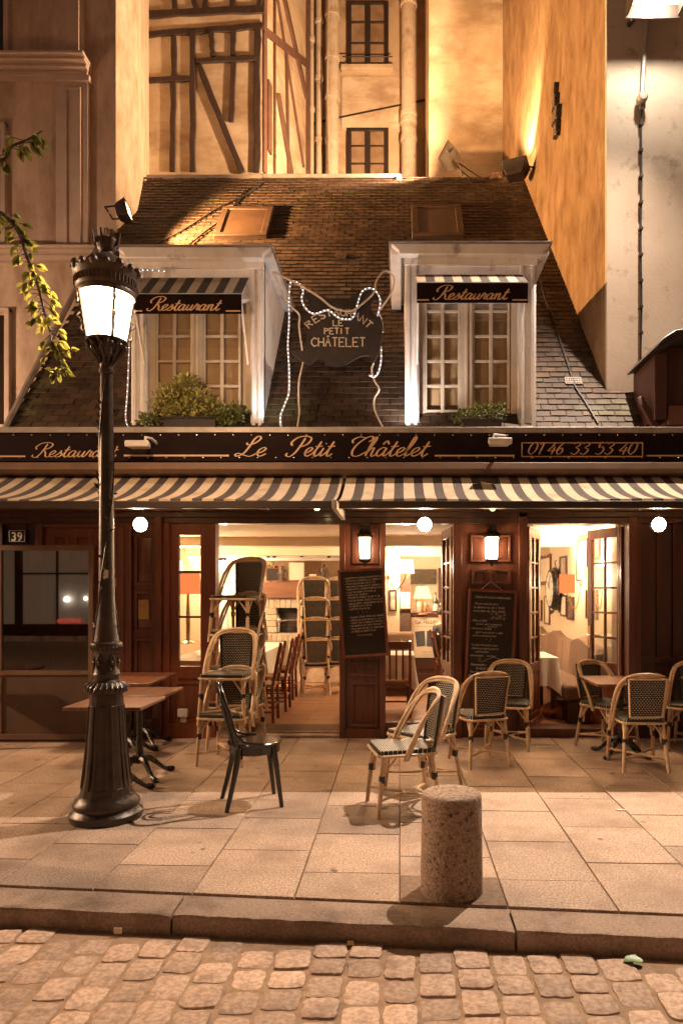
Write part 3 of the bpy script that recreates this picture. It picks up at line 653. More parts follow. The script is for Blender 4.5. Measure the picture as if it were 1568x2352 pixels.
# ---------------------------------------------------------------- dormers
def dormer(x0, x1, ytop, eL, eR, wx0, wx1, wy, cas, aw, val, vw):
    Yd = 8.1; X = lambda v: px(v, Yd); Z = lambda v: pz(v, Yd)
    zt = Z(ytop); yb = RY0+(zt-RZ0)/RS+.15; zb = 3.25
    D = thing('dormer', None, None, (0,0,0)); D.parent = RB; D.location = -RB.location
    for xa, xb in ((X(x0), X(x0)+.07), (X(x1)-.07, X(x1))): MB().box(xa, xb, Yd+.04, yb, zb, zt).build('cheek', m_white_frame, D)
    f = MB()
    f.box(X(x0), X(wx0-14), Yd-.02, Yd+.10, zb, zt); f.box(X(wx1+14), X(x1), Yd-.02, Yd+.10, zb, zt)
    f.box(X(x0)+.02, X(x0)+.06, Yd-.05, Yd-.02, zb, zt-.1); f.box(X(wx0-26), X(wx0-18), Yd-.045, Yd-.02, zb, zt-.1)
    f.box(X(x1)-.06, X(x1)-.02, Yd-.05, Yd-.02, zb, zt-.1); f.box(X(wx1+18), X(wx1+26), Yd-.045, Yd-.02, zb, zt-.1)
    f.box(X(wx0-14), X(wx1+14), Yd-.02, Yd+.10, Z(wy), zt); f.box(X(wx0-14), X(wx1+14), Yd-.02, Yd+.1, zb, 3.34)
    f.box(X(x0)-.01, X(x1)+.01, Yd-.06, Yd-.02, zt-.13, zt-.05)
    f.build('jamb', m_white_frame, D, .006)
    e = MB(); ze = zt+.0
    a, c = X(eL), X(eR)
    e.prism([(a,ze+.065),(a+.09,ze-.01),(a+.09,ze-.06),(c-.09,ze-.06),(c-.09,ze-.01),(c,ze+.065)], Yd-.16, Yd-.06)
    for xa, xb in ((a, a+.12), (c-.12, c)): e.add([(xa,Yd-.06,ze-.02),(xb,Yd-.06,ze-.02),(xb,yb,ze-.02),(xa,yb,ze-.02),(xa,Yd-.06,ze+.065),(xb,Yd-.06,ze+.065),(xb,yb,ze+.065),(xa,yb,ze+.065)],
               [(0,3,2,1),(4,5,6,7),(0,1,5,4),(1,2,6,5),(2,3,7,6),(3,0,4,7)])
    e.build('eave', m_white_frame, D, .012)
    MB().box(a-.02, c+.02, Yd-.18, yb+.1, ze+.067, ze+.082).build('dormer_roof', m_zinc, D)
    wdw = MB(); Yw = Yd+.09
    wdw.box(X(wx0-14), X(wx0), Yw-.01, Yw+.06, zb, Z(wy)); wdw.box(X(wx1), X(wx1+14), Yw-.01, Yw+.06, zb, Z(wy))
    wdw.box(X(cas[1]), X(cas[2]), Yw-.02, Yw+.06, zb, Z(wy)); mid = (cas[1]+cas[2])/2; wdw.box(X(mid-3), X(mid+3), Yw-.035, Yw-.02, zb, Z(wy))
    for ca, cb in ((cas[0],cas[1]),(cas[2],cas[3])):
        zz = Z(wy)
        wdw.box(X(ca), X(ca+5), Yw, Yw+.05, zb, zz); wdw.box(X(cb-5), X(cb), Yw, Yw+.05, zb, zz)
        m_ = (ca+cb)/2; wdw.box(X(m_-4), X(m_+4), Yw+.004, Yw+.045, zb, zz)
        for k in range(6):
            q = wy+(980-wy)*(k)/5.0+18
            if q < 1000: wdw.box(X(ca+5), X(cb-5), Yw+.006, Yw+.043, Z(q+3), Z(q-3))
    W_ = wdw.build('window', m_sash, D, .003)
    g = MB()
    for ca, cb in ((cas[0]+5,cas[1]-5),(cas[2]+5,cas[3]-5)): g.box(X(ca), X(cb), Yw+.02, Yw+.024, zb, Z(wy))
    g.build('glazing', glass('dormer_glass', (.92,.88,.82), .07), D)
    s = MB(); s.box(X(x0)+.08, X(x1)-.08, Yw+.10, Yw+.14, zb, zt-.08)
    for k in range(5):
        for ca, cb in ((cas[0]+9,(cas[0]+cas[1])/2-6),((cas[0]+cas[1])/2+6,cas[1]-9),(cas[2]+9,(cas[2]+cas[3])/2-6),((cas[2]+cas[3])/2+6,cas[3]-9)):
            q = 735+k*50; s.box(X(ca), X(cb), Yw+.092, Yw+.10, Z(q+36), Z(q))
    s.build('inner_shutter', M('inner_shutter', (.80,.66,.48), (.72,.58,.41), .7, 4), D, .003)
    # little striped awning with lettered valance
    Yv = Yd-.42; XV = lambda v: px(v, Yv); ZV = lambda v: pz(v, Yv)
    A = thing('window_awning', aw[4], 'awning', ((XV(aw[0])+XV(aw[1]))/2, Yv, ZV(aw[3])))
    n = 12; xa0, xa1 = XV(aw[0]), XV(aw[1]); zl = ZV(aw[3]); zu = min(Z(aw[2]+2), zt-.14)
    l, dk = MB(), MB()
    for k in range(n):
        t0, t1 = k/n, (k+1)/n; tgt = dk if k % 2 else l
        p = [xa0+(xa1-xa0)*t0, xa0+(xa1-xa0)*t1]
        tgt.add([(p[0],Yv,zl),(p[1],Yv,zl),(p[1],Yd-.05,zu),(p[0],Yd-.05,zu)], [(0,1,2,3)])
    o = l.build('canvas', m_stripe_l, A); dk.build('dark_stripe', m_stripe_d, o)
    v0, v1 = ZV(val[1]), ZV(val[0])
    MB().box(xa0, xa1, Yv-.008, Yv-.002, v0, v1).build('valance', m_black_sign, A)
    MB().tube([(xa0,Yv+.01,v1),(xa1,Yv+.01,v1)], .012).build('front_bar', m_white_frame, A)
    for xx in (xa0+.015, xa1-.015):
        MB().tube([(xx,Yv+.01,v1-.01),(xx+(.0),Yd-.03,Z(wy)-.75)], .011).build('arm', m_white_frame, A)
    t = MB(); hh = (v1-v0)
    script(t, 'Restaurant', XV(vw[0]), XV(vw[1]), v0+hh*.16, hh*.31, Yv-.012, .020)
    for a_, b_ in ((aw[0]+1, aw[0]+28), (aw[1]-36, aw[1]-2)):
        t.quad((XV(a_),Yv-.012,v0+hh*.10),(XV(b_),Yv-.012,v0+hh*.10),(XV(b_),Yv-.012,v0+hh*.17),(XV(a_),Yv-.012,v0+hh*.17))
    t.build('lettering', m_gold, A)
    return D
dormer(303, 606, 596, 278, 628, 352, 562, 690, (352,437,462,548), (300,555,641,674,'striped awning with black Restaurant valance over the dormer behind the street lamp'), (677,722), (344,506))
dormer(930, 1230, 588, 897, 1258, 976, 1176, 690, (976,1058,1086,1173), (957,1212,634,648,'short striped awning with black Restaurant valance over the dormer beside the ochre wall'), (651,697), (1000,1165))
# ---------------------------------------------------------------- houses around the roof
YL = 11.06
LH = thing('grey_house', 'tall grey plastered house with pilasters and cornices behind the street lamp', 'house', (-6.5, YL, 0))
X = lambda v, Y=YL: px(v, Y)
Zq = lambda v, Y=YL: pz(v, Y)
MB().slab([(-14,YL),(-4.41,YL),(-4.41,YL+.3),(-14,YL+.3)], 0, 17).build('wall', m_plaster_grey, LH)
def lhb(mb, x0, y0, x1, y1, d0, d1=0.01): return mb.box(X(x0), X(x1), YL-d0, YL+d1, Zq(y1), Zq(y0))
for q in (((140,-400,197,152,.10),(158,-400,190,150,.13)), ((135,196,209,576,.10),(130,186,214,200,.14),(155,218,163,576,.13),(186,218,194,576,.13),(155,212,194,219,.13))):
    mb = MB()
    for a in q: lhb(mb, *a[:4], a[4])
    mb.build('pilaster', m_trim_grey, LH, .012)
for y0, steps, xr in ((153,((0,7,.34),(7,14,.27),(14,22,.19),(22,34,.12)),213), (580,((0,6,.26),(6,14,.20),(14,26,.12)),268)):
    mb = MB()
    for a, b, d in steps: lhb(mb, -900, y0+a, xr-a*.2, y0+b, d)
    mb.build('cornice', m_trim_grey, LH, .01)
for x1, y0, y1 in ((26,-60,152),(19,288,575),(28,712,976)):
    mb = MB(); lhb(mb, x1-11, y0, x1, y1, .09); lhb(mb, x1-15, y0+8, x1-11, y1, .05); lhb(mb, -120, y0, x1, y0+10, .1)
    fr = mb.build('window_surround', m_trim_grey, LH, .01)
    g = MB(); lhb(g, -95, y0+14, x1-15, y1, .02); g.build('pane', M('dark_pane', (.03,.02,.016), rough=.12), fr)
TH = thing('pale_party_wall', 'pale streaked plaster party wall left of the timber framing', 'wall', (-4.3, 11.4, 0))
MB().slab([(-4.41,YL-.02),(-4.243,11.5),(-4.63,13.14),(-5.2,13.14),(-5.2,YL+.29),(-4.41,YL+.29)], 3, 17).build('wall', m_plaster_streak, TH)
# half-timbered house
YT = 13.1
HT = thing('half_timbered_house', 'half-timbered house with dark beams on pale plaster above the roof', 'house', (-3.5, YT, 0))
xa, xb = px(335,YT), px(600,YT)
MB().slab([(xa,YT),(xb,YT),(-2.02,16.0),(-2.4,16.2),(xa,YT+.4)], 5, 18).build('wall', m_plaster_pale, HT)
rtb = random.Random(17)
def tb(x0, y0, x1, y1, w, d=.045):                                # hand-hewn beam: edges wander a little
    p, q = P(x0,y0,YT), P(x1,y1,YT); n = max(5, int((q-p).length/.28)); t = (q-p).normalized(); s = Vector((-t.z,0,t.x)); L, Rr = [], []
    for i in range(n+1):
        c_ = p.lerp(q, i/n)+s*rtb.uniform(-.012,.012); h = w*YT/F/2*rtb.uniform(.86,1.12)
        L.append(c_+s*h); Rr.append(c_-s*h*rtb.uniform(.92,1.08))
    yo = rtb.uniform(-.01,.01)
    MB().prism([(v.x,v.z) for v in L]+[(v.x,v.z) for v in reversed(Rr)], YT-.045+yo, YT+.02).build('timber_beam', m_timber, HT, .012)
for a in ((330,36,607,22,17),(330,82,606,62,14),(340,188,440,182,12),(450,144,590,137,12),(401,86,397,396,12.5),(444,74,443,396,13),(487,74,489,132,12),(536,70,536,132,12),
          (458,152,558,398,14),(538,144,531,282,12),(592,56,590,398,15),(404,-80,402,26,13),(472,-80,472,24,13),(536,-80,534,22,13),(596,-80,596,20,13),(426,-50,452,22,12),(330,-120,607,-130,16)): tb(*a)
def side_pt(x, y):
    k = (x-VX)/F; s = (k*YT-xb)/((-2.02-xb)-(16-YT)*k); Y = YT+(16-YT)*s
    return Vector((xb+(-2.02-xb)*s+.02, Y-.0, pz(y, Y)))
for x0, y0, x1, y1, w in ((605,-60,605,400,.17),(628,-60,628,404,.05),(616,190,616,350,.20),(642,-40,702,225,.20),(636,215,668,405,.20),(632,-20,695,385,.05),(706,-60,706,405,.24),(604,70,707,150,.14),(655,120,660,400,.08)):
    MB().bar(side_pt(x0,y0), side_pt(x1,y1), w, .06, (1,-.15,0)).build('timber_beam', m_timber_red, HT, .01)
# courtyard house with two casement windows and drainpipes
YC = 16.0
CH = thing('courtyard_house', 'courtyard house wall with two dark casement windows and drainpipes', 'house', (-.5, YC, 0))
Xc = lambda v: px(v, YC); Zc = lambda v: pz(v, YC)
m_court = M('courtyard_plaster', (.56,.42,.28), (.48,.34,.21), .85, 1.5, .2, 25, stain=(.28,.18,.10), st=1.2)
MB().box(-3.2, 1.2, YC, YC+.3, 4, 19).build('wall', m_court, CH)
mb = MB(); mb.box(Xc(785), Xc(920), YC-.03, YC+.01, Zc(302), Zc(178)); mb.build('render_band', m_plaster_pale, CH)
for y0, y1 in ((8,157),(298,425)):
    mb = MB(); a, b, c, d = Xc(800), Xc(889), Zc(y1), Zc(y0); m_ = (a+b)/2
    mb.box(a-.03, a+.07, YC-.07, YC+.02, c, d); mb.box(b-.07, b+.03, YC-.07, YC+.02, c, d); mb.box(a+.07, b-.07, YC-.07, YC+.02, d-.07, d); mb.box(a+.07, b-.07, YC-.07, YC+.02, c, c+.07)
    mb.box(m_-.06, m_+.06, YC-.075, YC+.02, c+.07, d-.07)
    for t in (.36,.68):
        for u, v in ((a+.07,m_-.06),(m_+.06,b-.07)): mb.box(u, v, YC-.06, YC+.02, c+(d-c)*t-.018, c+(d-c)*t+.018)
    for zz in (c+.14,): mb.tube([(a-.12,YC-.16,zz),(b+.12,YC-.16,zz)], .014, 6)
    fr = mb.build('window', m_dark_metal, CH, .006)
    MB().box(a+.05, b-.05, YC-.04, YC-.03, c+.05, d-.05).build('pane', M('amber_pane', (.34,.23,.14), (.22,.14,.08), .12, 2.5), fr)
    MB().box(a-.16, b+.14, YC-.14, YC+.02, c-.10, c).build('sill', m_plaster_pale, fr, .01)
def drainpipe(x, r, mt, Yp, collars):
    mb = MB(); mb.tube([(Xc(x),Yp,4),(Xc(x),Yp,19)], r, 16)
    for y in collars: mb.lathe([(r+.001,-.05),(r+.022,-.045),(r+.022,.045),(r+.001,.05)], 16, (Xc(x),Yp,Zc(y)))
    mb.build('drainpipe', mt, CH)
m_pipe = M('painted_pipe', (.60,.50,.38), (.52,.42,.31), .6, 5, .1, 30, stain=(.34,.24,.16), st=3)
drainpipe(765, .145, m_pipe, YC-.2, (52,150,240,338)); drainpipe(938, .165, m_pipe, YC-.22, (30,280,296,335)); drainpipe(717, .05, m_pipe, YC-.1, (100,260)); drainpipe(734, .07, m_pipe, YC-.12, (60,190,330))
mb = MB(); mb.tube([P(712,285,YC-.03), P(790,268,YC-.03), P(985,228,YC-.03)], .022, 6); mb.build('cable', m_darkcord, CH)
mb = MB(); mb.tube([P(755,0,YC-.42), P(752,200,YC-.42), P(757,400,YC-.42)], .02, 6); mb.build('cable', m_cord, CH)
# bright pale wall, ochre side wall, white front wall
PW = thing('plain_gable_wall', 'plain pale gable wall lit from below between drainpipe and ochre wall', 'wall', (1.3, 13.9, 0))
MB().slab([(px(985,13.9),13.9),(2.06,13.9),(2.2,16.3),(px(985,13.9),16.3)], 4, 19).build('wall', m_plaster_pale, PW)
OH = thing('corner_house', 'tall corner house with ochre side wall and white painted front wall', 'house', (2.466, 8.47, 0))
MB().slab([(2.466,8.475),(2.50,8.475),(2.9,14.2),(2.01,14.0)], 3.1, 17).build('side_wall', m_ochre, OH)
MB().box(2.462, 8, 8.45, 8.62, 3.75, 17).build('front_wall', m_white_wall, OH)
MB().box(2.462, 2.98, 8.44, 8.46, 3.76, 3.93).build('moss_band', M('mossy_wall_foot', (.30,.26,.13), (.45,.38,.26), .9, 9, .4, 40), OH)
MB().box(2.45, 3.0, 8.40, 8.60, 3.66, 3.75).build('wall_flashing', m_zinc, OH, .006)
def wtube(pts, r, mat, name, par, Yq=8.41): return MB().tube(cr([P(x,y,Yq) for x,y in pts], 4), r, 6).build(name, mat, par)
wtube([(1487,40),(1480,120),(1475,200),(1474,215)], .028, m_zinc, 'conduit', OH)
mb = MB(); mb.lathe([(.05,-.06),(.06,-.05),(.06,.04),(.045,.06)], 14, P(1474,227,8.36), Matrix.Rotation(R(90),3,'X')); mb.box(px(1468,8.4),px(1480,8.4),8.36,8.42,pz(252,8.4),pz(236,8.4)); mb.build('junction_box', m_zinc, OH, .004)
wtube([(1474,240),(1472,300),(1473,420),(1471,560),(1473,700),(1470,830)], .011, m_darkcord, 'cable', OH)
mb = MB()
for y in (285,345,405,465,525,585,645,705,765): mb.box(px(1468,8.4),px(1476,8.4),8.385,8.45,pz(y+3,8.4),pz(y-3,8.4))
mb.build('cable_clip', m_dark_metal, OH)
pl = MB(); c = Vector((2.466-.0824*1.9-.02, 10.35, 8.55)); un_w = Vector((-.0824,1,0)).normalized()
for u, v, s_ in ((0,0,.34),(.05,.22,.24),(-.02,-.22,.22),(.02,.38,.10)): pl.obox(c+un_w*u+Vector((0,0,v)), (.09,s_,.2), Matrix.Rotation(.25,3,'X'))
pl.build('wall_anchor', m_iron, OH, .02)
wtube([(1520,850),(1500,862),(1488,850),(1490,830)], .016, m_darkcord, 'cable', OH)
# neighbour's dark hooded awning box at the right edge
NA = thing('neighbour_awning', 'dark brown hooded awning on the neighbouring front at the right edge', 'awning', (3.9, 7.9, 3.4))
Yn = 7.9; poly = [(px(1470,Yn),pz(832,Yn)),(px(1492,Yn),pz(806,Yn)),(px(1520,Yn),pz(788,Yn)),(px(1560,Yn),pz(783,Yn)),(px(1700,Yn),pz(783,Yn)),(px(1700,Yn),pz(800,Yn)),(px(1530,Yn),pz(805,Yn)),(px(1496,Yn),pz(826,Yn))]
MB().prism(poly, 7.5, 8.4).build('hood', m_dark_metal, NA, .01)
m_maroon = M('maroon_paint', (.075,.028,.022), (.055,.02,.016), .5, 5)
MB().box(px(1488,Yn), px(1516,Yn), 7.7, 8.4, pz(975,Yn), pz(822,Yn)).box(px(1516,Yn), px(1700,Yn), 7.78, 8.4, pz(950,Yn), pz(806,Yn)).build('side_panel', m_maroon, NA, .006)
MB().box(px(1520,Yn), px(1700,Yn), 7.72, 8.3, pz(985,Yn), pz(942,Yn)).build('lower_panel', M('brown_paint', (.20,.085,.05), (.16,.065,.04), .5, 5), NA, .006)
MB().bar(P(1468,915,7.85), P(1508,990,7.75), .07, .06).build('strut', m_maroon, NA, .004)

# ---------------------------------------------------------------- lights on the roofs and walls
def floodlight(label, loc, target, energy, col, spot, mat=m_dark_metal, s=.16, blend=.25, em=10, group=None, yoke=None, lens=.01):
    loc = Vector(loc); d = (Vector(target)-loc).normalized(); q = d.to_track_quat('-Z', 'Y').to_matrix()
    T = thing('floodlight', label, 'floodlight', loc, 0, group)
    b = MB(); prof = [(.62,1.15),(.8,.8),(1,.1),(1.06,.06),(1.06,0)]
    vs = []
    for k, z in prof: vs += [loc+q@Vector((x*k*s, y*k*s*.8, z*s)) for x, y in ((-1,-1),(1,-1),(1,1),(-1,1))]
    n = len(prof); fs = [(i*4+k, i*4+(k+1) % 4, (i+1)*4+(k+1) % 4, (i+1)*4+k) for i in range(n-1) for k in range(4)]+[(0,3,2,1)]
    vs += [loc+q@Vector((x*.9*s, y*.72*s, z)) for z in (0,.03) for x, y in ((-1,-1),(1,-1),(1,1),(-1,1))]
    o = (n-1)*4; fs += [(o+k, o+(k+1) % 4, n*4+(k+1) % 4, n*4+k) for k in range(4)]
    b.add(vs, fs); b.build('housing', mat, T, .006)
    g = MB(); g.add([loc+q@Vector((x*.9*s, y*.72*s, .012)) for x, y in ((-1,-1),(1,-1),(1,1),(-1,1))], [(0,1,2,3)])
    g.build('lens', ME('lamp_glow', col, em), T)
    a, c_ = loc+q@Vector((-s*1.15,0,s*.4)), loc+q@Vector((s*1.15,0,s*.4))
    back = yoke if yoke is not None else loc+q@Vector((0,0,s*1.9)); back = Vector(back)
    y = MB(); side = (c_-a).normalized()
    y.tube([a, a+(back-loc)*.8, back-side*.03], .014, 6); y.tube([c_, c_+(back-loc)*.8, back+side*.03], .014, 6); y.build('bracket', mat, T)
    lamp_light('lamp_light', 'SPOT', loc+d*lens, energy, col, T, loc+d, .05, spot, blend)
    return T
def at(x, y, Y): return P(x, y, Y)
floodlight('dark floodlight on the left party wall shining across the slates', at(297,485,10.4), (2.2,10.9,8.7), E['upleft'], ORANGE, 116, s=.15, em=6, blend=.55, yoke=(-4.40,10.75,at(297,487,10.5).z+.12))
floodlight('silver floodlight on the ridge shining up at the half-timbered house', at(1024,358,12.0), at(560,150,13.3), E['upmid'], (1,.62,.34), 125, m_zinc, s=.19, em=30, yoke=at(1062,405,12.3), blend=.4)
floodlight('dark floodlight on the ochre wall pointing upward beside the ridge', at(1184,380,11.7), (2.16,12.3,12.9), E['upright'], (1,.62,.29), 85, s=.20, em=18, yoke=(2.19,12.0,at(1190,390,12).z), blend=.6)
MB().tube(cr([at(1040,370,12.2), at(1060,395,12.25), at(1085,412,12.25), at(1110,415,12.2)], 5), .012, 6)
cb = thing('cable', 'thin cables trailing from the silver floodlight along the ridge', 'cable', at(1040,370,12.2))
MB().tube(cr([at(1042,372,12.18), at(1065,398,12.2), at(1095,416,12.2), at(1130,414,12.2)], 5), .012, 6).tube(cr([at(1046,370,12.18), at(1075,390,12.2), at(1105,410,12.2)], 5), .010, 6).build('wire', m_darkcord, cb)
RC = thing('ridge_cap', 'small rusty ridge ornament by the right floodlight', 'roof ornament', at(1138,415,12.3))
MB().lathe([(.14,0),(.10,.08),(.12,.10),(.05,.17),(1e-5,.2)], 8, at(1138,418,12.3)).build('cap', m_brown_metal, RC)
# high wall lamp at the top right
WL = thing('wall_lamp', 'shaded wall lamp high on the white front wall at the top right', 'lamp', at(1512,-28,7.8))
c = at(1512,-30,7.8)
lz = c.z-.16; b = MB().box(c.x-.30,c.x+.30,c.y-.14,c.y+.20,lz+.12,lz+.15).box(c.x-.30,c.x+.30,c.y+.18,c.y+.20,lz-.035,lz+.12).box(c.x-.30,c.x-.28,c.y-.14,c.y+.18,lz-.01,lz+.12).box(c.x+.28,c.x+.30,c.y-.14,c.y+.18,lz-.01,lz+.12)
b.tube([c+Vector((0,0,0)), c+Vector((-.03,.4,.12)), Vector((c.x-.12,8.45,c.z+.1))], .03); b.build('shade', m_dark_metal, WL)
MB().box(c.x-.28,c.x+.28,c.y-.139,c.y+.179,lz+.112,lz+.118).build('reflector', M('white_enamel', (.8,.78,.74), rough=.3), WL)
MB().ball((c.x,c.y,lz+.065), .06, 16).build('bulb', ME('lamp_white', (1,.84,.66), 320), WL)
lamp_light('lamp_light', 'SPOT', (c.x,c.y,lz), E['wall'], (1,.765,.58), WL, (1.0,2.2,0), .03, 126, 1.0)
# small lamp behind the fascia washing the right dormer
floodlight('small floodlight behind the fascia washing the right dormer frame', (.02,7.72,3.38), (.10,8.1,4.3), E['jamb'], (1,.90,.84), 120, s=.07, em=8, blend=.7)
floodlight('small floodlight behind the fascia washing the left dormer frame', (-1.38,7.72,3.38), (-1.55,8.2,4.6), E['jamb']*.45, (1,.90,.84), 100, s=.07, em=4, blend=.7)
# arm lamps on the fascia (switched off)
for xx, yy, lb in ((320,1020,'unlit arm lamp on the fascia left of the gold restaurant name'), (1146,1014,'unlit arm lamp on the fascia left of the phone number')):
    T = thing('arm_lamp', lb, 'lamp', at(xx,yy,7.1), 0, 'arm lamps on the fascia'); c = at(xx,yy,7.05); rnd_ = -1 if xx < 500 else 1
    MB().slab([(c.x-.12,c.y-.08),(c.x+.12,c.y-.08),(c.x+.09,c.y+.06),(c.x-.09,c.y+.06)], c.z-.045, c.z+.02).build('housing', m_white_plastic, T, .012)
    MB().tube([c+Vector((-.05*rnd_,.03,.02)), c+Vector((-.05*rnd_,.03,.07)), c+Vector((.08,.12,.075)), (c.x+.08,7.33,c.z+.06)], .014).build('arm', m_white_plastic, T)

# three floodlights under the awning
for xx, lb in ((323,'dazzling floodlight under the awning by the narrow panelled pilaster'), (975,'dazzling floodlight under the awning above the middle doorway'), (1512,'dazzling floodlight under the awning at the far right')):
    c = at(xx,1206,7.30)
    T = thing('floodlight', lb, 'floodlight', c, 0, 'floodlights under the awning'); Mq = Matrix.Rotation(R(96),3,'X')
    MB().lathe([(1e-5,-.14),(.045,-.135),(.06,-.09),(.08,-.02),(.082,.0),(.082,.012),(.072,.012),(.07,.0)], 24, c, Mq).box(c.x-.012,c.x+.012,c.y+.02,c.y+.05,c.z,2.46).build('housing', m_dark_metal, T)
    MB().lathe([(.071,.004),(.062,.02),(.04,.032),(1e-5,.038)], 24, c, Mq).build('lens', ME('flood_glow', (1,.80,.58), 60), T)
    lamp_light('lamp_light', 'SPOT', c+Vector((0,-.06,-.01)), E['flood'], PALE, T, c+Vector((0,-1,-.10)), .06, 172, .1)
for xx, yy, lb in ((728,1166,'small bare bulb under the left awning half'), (1131,1168,'small round white bulb under the right awning half')):
    T = thing('bare_bulb', lb, 'bulb', at(xx,yy,7.2)); c = at(xx,yy,7.2)
    MB().ball(c, .034, 12).build('bulb', ME('bulb_glow', (1,.8,.4), 6 if xx < 900 else .4), T)
    MB().lathe([(.025,0),(.025,.06),(.03,.12),(1e-5,.12)], 10, c+Vector((0,0,.028))).build('socket', m_dark_metal, T)
# wall lanterns on the pillars
def lantern(x, y, lb, em):
    Yq = 7.66; c = at(x, y, Yq); T = thing('wall_lantern', lb, 'lantern', c, 0, 'wall lanterns on the pillars'); s = 1/214
    h, wt, wb = 52*s, 19*s, 17*s
    b = MB(); sq = math.sqrt(2)
    b.lathe([(.10,.0),(.115,.01),(.115,.03),(.085,.05),(.06,.10),(.055,.115),(.075,.125),(.072,.15),(1e-5,.155)], 4, c+Vector((0,0,h/2)), a0=R(45))
    b.lathe([(1e-5,-.07),(.02,-.06),(.03,-.03),(.075,-.02),(.09,0),(.09,.012)], 4, c-Vector((0,0,h/2)), a0=R(45))
    for sx in (-1,1):
        for sy in (-1,1): b.bar(c+Vector((sx*wb*.72,sy*wb*.72,-h/2)), c+Vector((sx*wt*.78,sy*wt*.78,h/2)), .012, .012)
    b.box(c.x-.02,c.x+.02,c.y+.06,YF+.02,c.z+h/2+.03,c.z+h/2+.06)
    b.build('frame', m_iron, T, .002)
    MB().lathe([(.082,-h/2+.012),(.090,h/2)], 4, c, a0=R(45)).build('glass', MG('lantern_glass', (1,.78,.48), em), T)
    lamp_light('lamp_light', 'POINT', c, E['lantern'], (1,.74,.45), T, size=.03)
lantern(838, 1262, 'lit black wall lantern above the hanging menu board', 4)
lantern(1129, 1262, 'lit black wall lantern on the panelled pillar between doorways', 12)

# ---------------------------------------------------------------- hanging sign, cords and rope lights
HS = thing('hanging_sign', 'dark parchment-shaped iron sign hanging between the two dormers', 'sign', at(776,770,7.75))
def cs(x, y): return (627.2+.18*x, 614.7+.18*y)
def csp(x, y, Y=7.72): a, b = cs(x, y); return P(a, b, Y)
out = [(320,330),(400,325),(520,340),(690,400),(840,420),(980,400),(1080,320),(1180,290),(1290,300),(1390,390),(1385,440),(1300,410),(1250,500),(1290,600),(1370,640),(1390,800),(1370,1000),(1330,1130),(1280,1220),(1250,1150),(1180,1130),(1050,1170),(920,1250),(800,1275),(670,1250),(650,1200),(580,1185),(470,1260),(400,1220),(300,1150),(230,1075),(370,1075),(430,980),(420,850),(380,720),(360,640),(430,600),(470,520),(450,430),(400,380)]
oc = cr([(a,b,0) for a, b in out], 4, True); poly = []
for p in oc: q = csp(p.x, p.y, 7.75); poly.append((q.x, q.z))
MB().prism(poly, 7.735, 7.765).build('plate', M('dark_iron_plate', (.045,.035,.035), (.030,.024,.024), .55, 10, .3, 40, spec=.4), HS)
t = MB(); Rr, cx, cy = 543, 835, 1113
for i, ch in enumerate('RESTAURANT'):
    a = R(-45+i*9.7+(2 if i else 0)); tr = lambda u, v, a=a: (lambda q: (q.x, q.z))(csp(cx+math.sin(a)*(Rr+v)+math.cos(a)*u, cy-math.cos(a)*(Rr+v)+math.sin(a)*u, 7.73))
    for g in CAPS[ch]:
        st = [[(int(z[0])*17-28, int(z[1])*15-45) for z in g.split()]]; ribbons(t, st, tr, .016, 7.732, nib=False, smooth=False)
for wd_, x0, yb_, hh, adv in (('LE',765,745,72,70),('PETIT',655,850,74,66),('CHÂTELET',490,1010,112,88)):
    for i, ch in enumerate(wd_):
        kk = 'A' if ch == 'Â' else ch; gs = CAPS[kk]+(['17 37'] if ch == 'Â' else [])
        xo = x0+i*adv-(10 if ch == 'I' else 0)
        for g in gs:
            st = [[(xo+int(z[0])*adv*.19, yb_-int(z[1])*hh/6) for z in g.split()]]
            ribbons(t, st, lambda u, v: (lambda q: (q.x, q.z))(csp(u, v, 7.73)), .016, 7.732, nib=False, smooth=False)
t.build('lettering', m_white_letter, HS)
q = csp(840,800,7.77); MB().tube([q, q+Vector((0,.7,.15)), q+Vector((0,1.3,.2))], .018).tube([q+Vector((-.2,0,.1)), q+Vector((0,.7,.15))], .012).build('bracket', m_iron, HS)
def cord(lb, paths, mat, r, name='cable', leds=False, Y=7.70, conv=csp, cat='cable', dp=0):
    p0 = conv(*paths[0][0], Y); T = thing(name, lb, cat, p0); mb = MB(); led = MB()
    for k, pth in enumerate(paths):
        pts = cr([conv(x, y, Y) for x, y in pth], 6); mb.tube(pts, r, 7)
        if leds:
            acc = 0
            for a, b in zip(pts, pts[1:]):
                acc += (b-a).length
                if acc > .036: acc = 0; led.ball(b+Vector((0,-r*.5,0)), r*.62, 6)
    mb.build('tube', mat, T)
    if leds: tag(led.build('led', ME('led_white', (.70,.84,1.0), 3), T), kind='stuff')
    return T
m_rope = M('clear_rope_light', (.62,.60,.62), (.5,.5,.55), .3, 10)
cord('white LED rope light draped over the hanging sign', [[(100,2040),(95,1900),(150,1750),(200,1600),(205,1300),(190,1000),(205,700),(205,400),(225,200),(280,185),(350,230),(385,310),(365,400),(400,500),(480,580),(560,590),(700,550),(830,640),(930,665),(1010,650),(1050,560),(1090,430),(1130,320),(1200,270),(1280,280),(1350,370),(1365,470),(1330,620)],[(1380,1010),(1375,1200),(1340,1340),(1290,1400),(1220,1375)]], m_rope, .011, 'rope_light', True, cat='rope light')
cord('pale cord swagged from eave to eave across the hanging sign', [[(0,60),(250,180),(430,280),(600,390),(750,510),(870,550),(1000,555),(1120,480),(1290,320),(1310,200),(1380,80),(1450,50),(1540,130),(1520,300),(1420,460),(1370,530)]], m_cord, .011, Y=7.69)
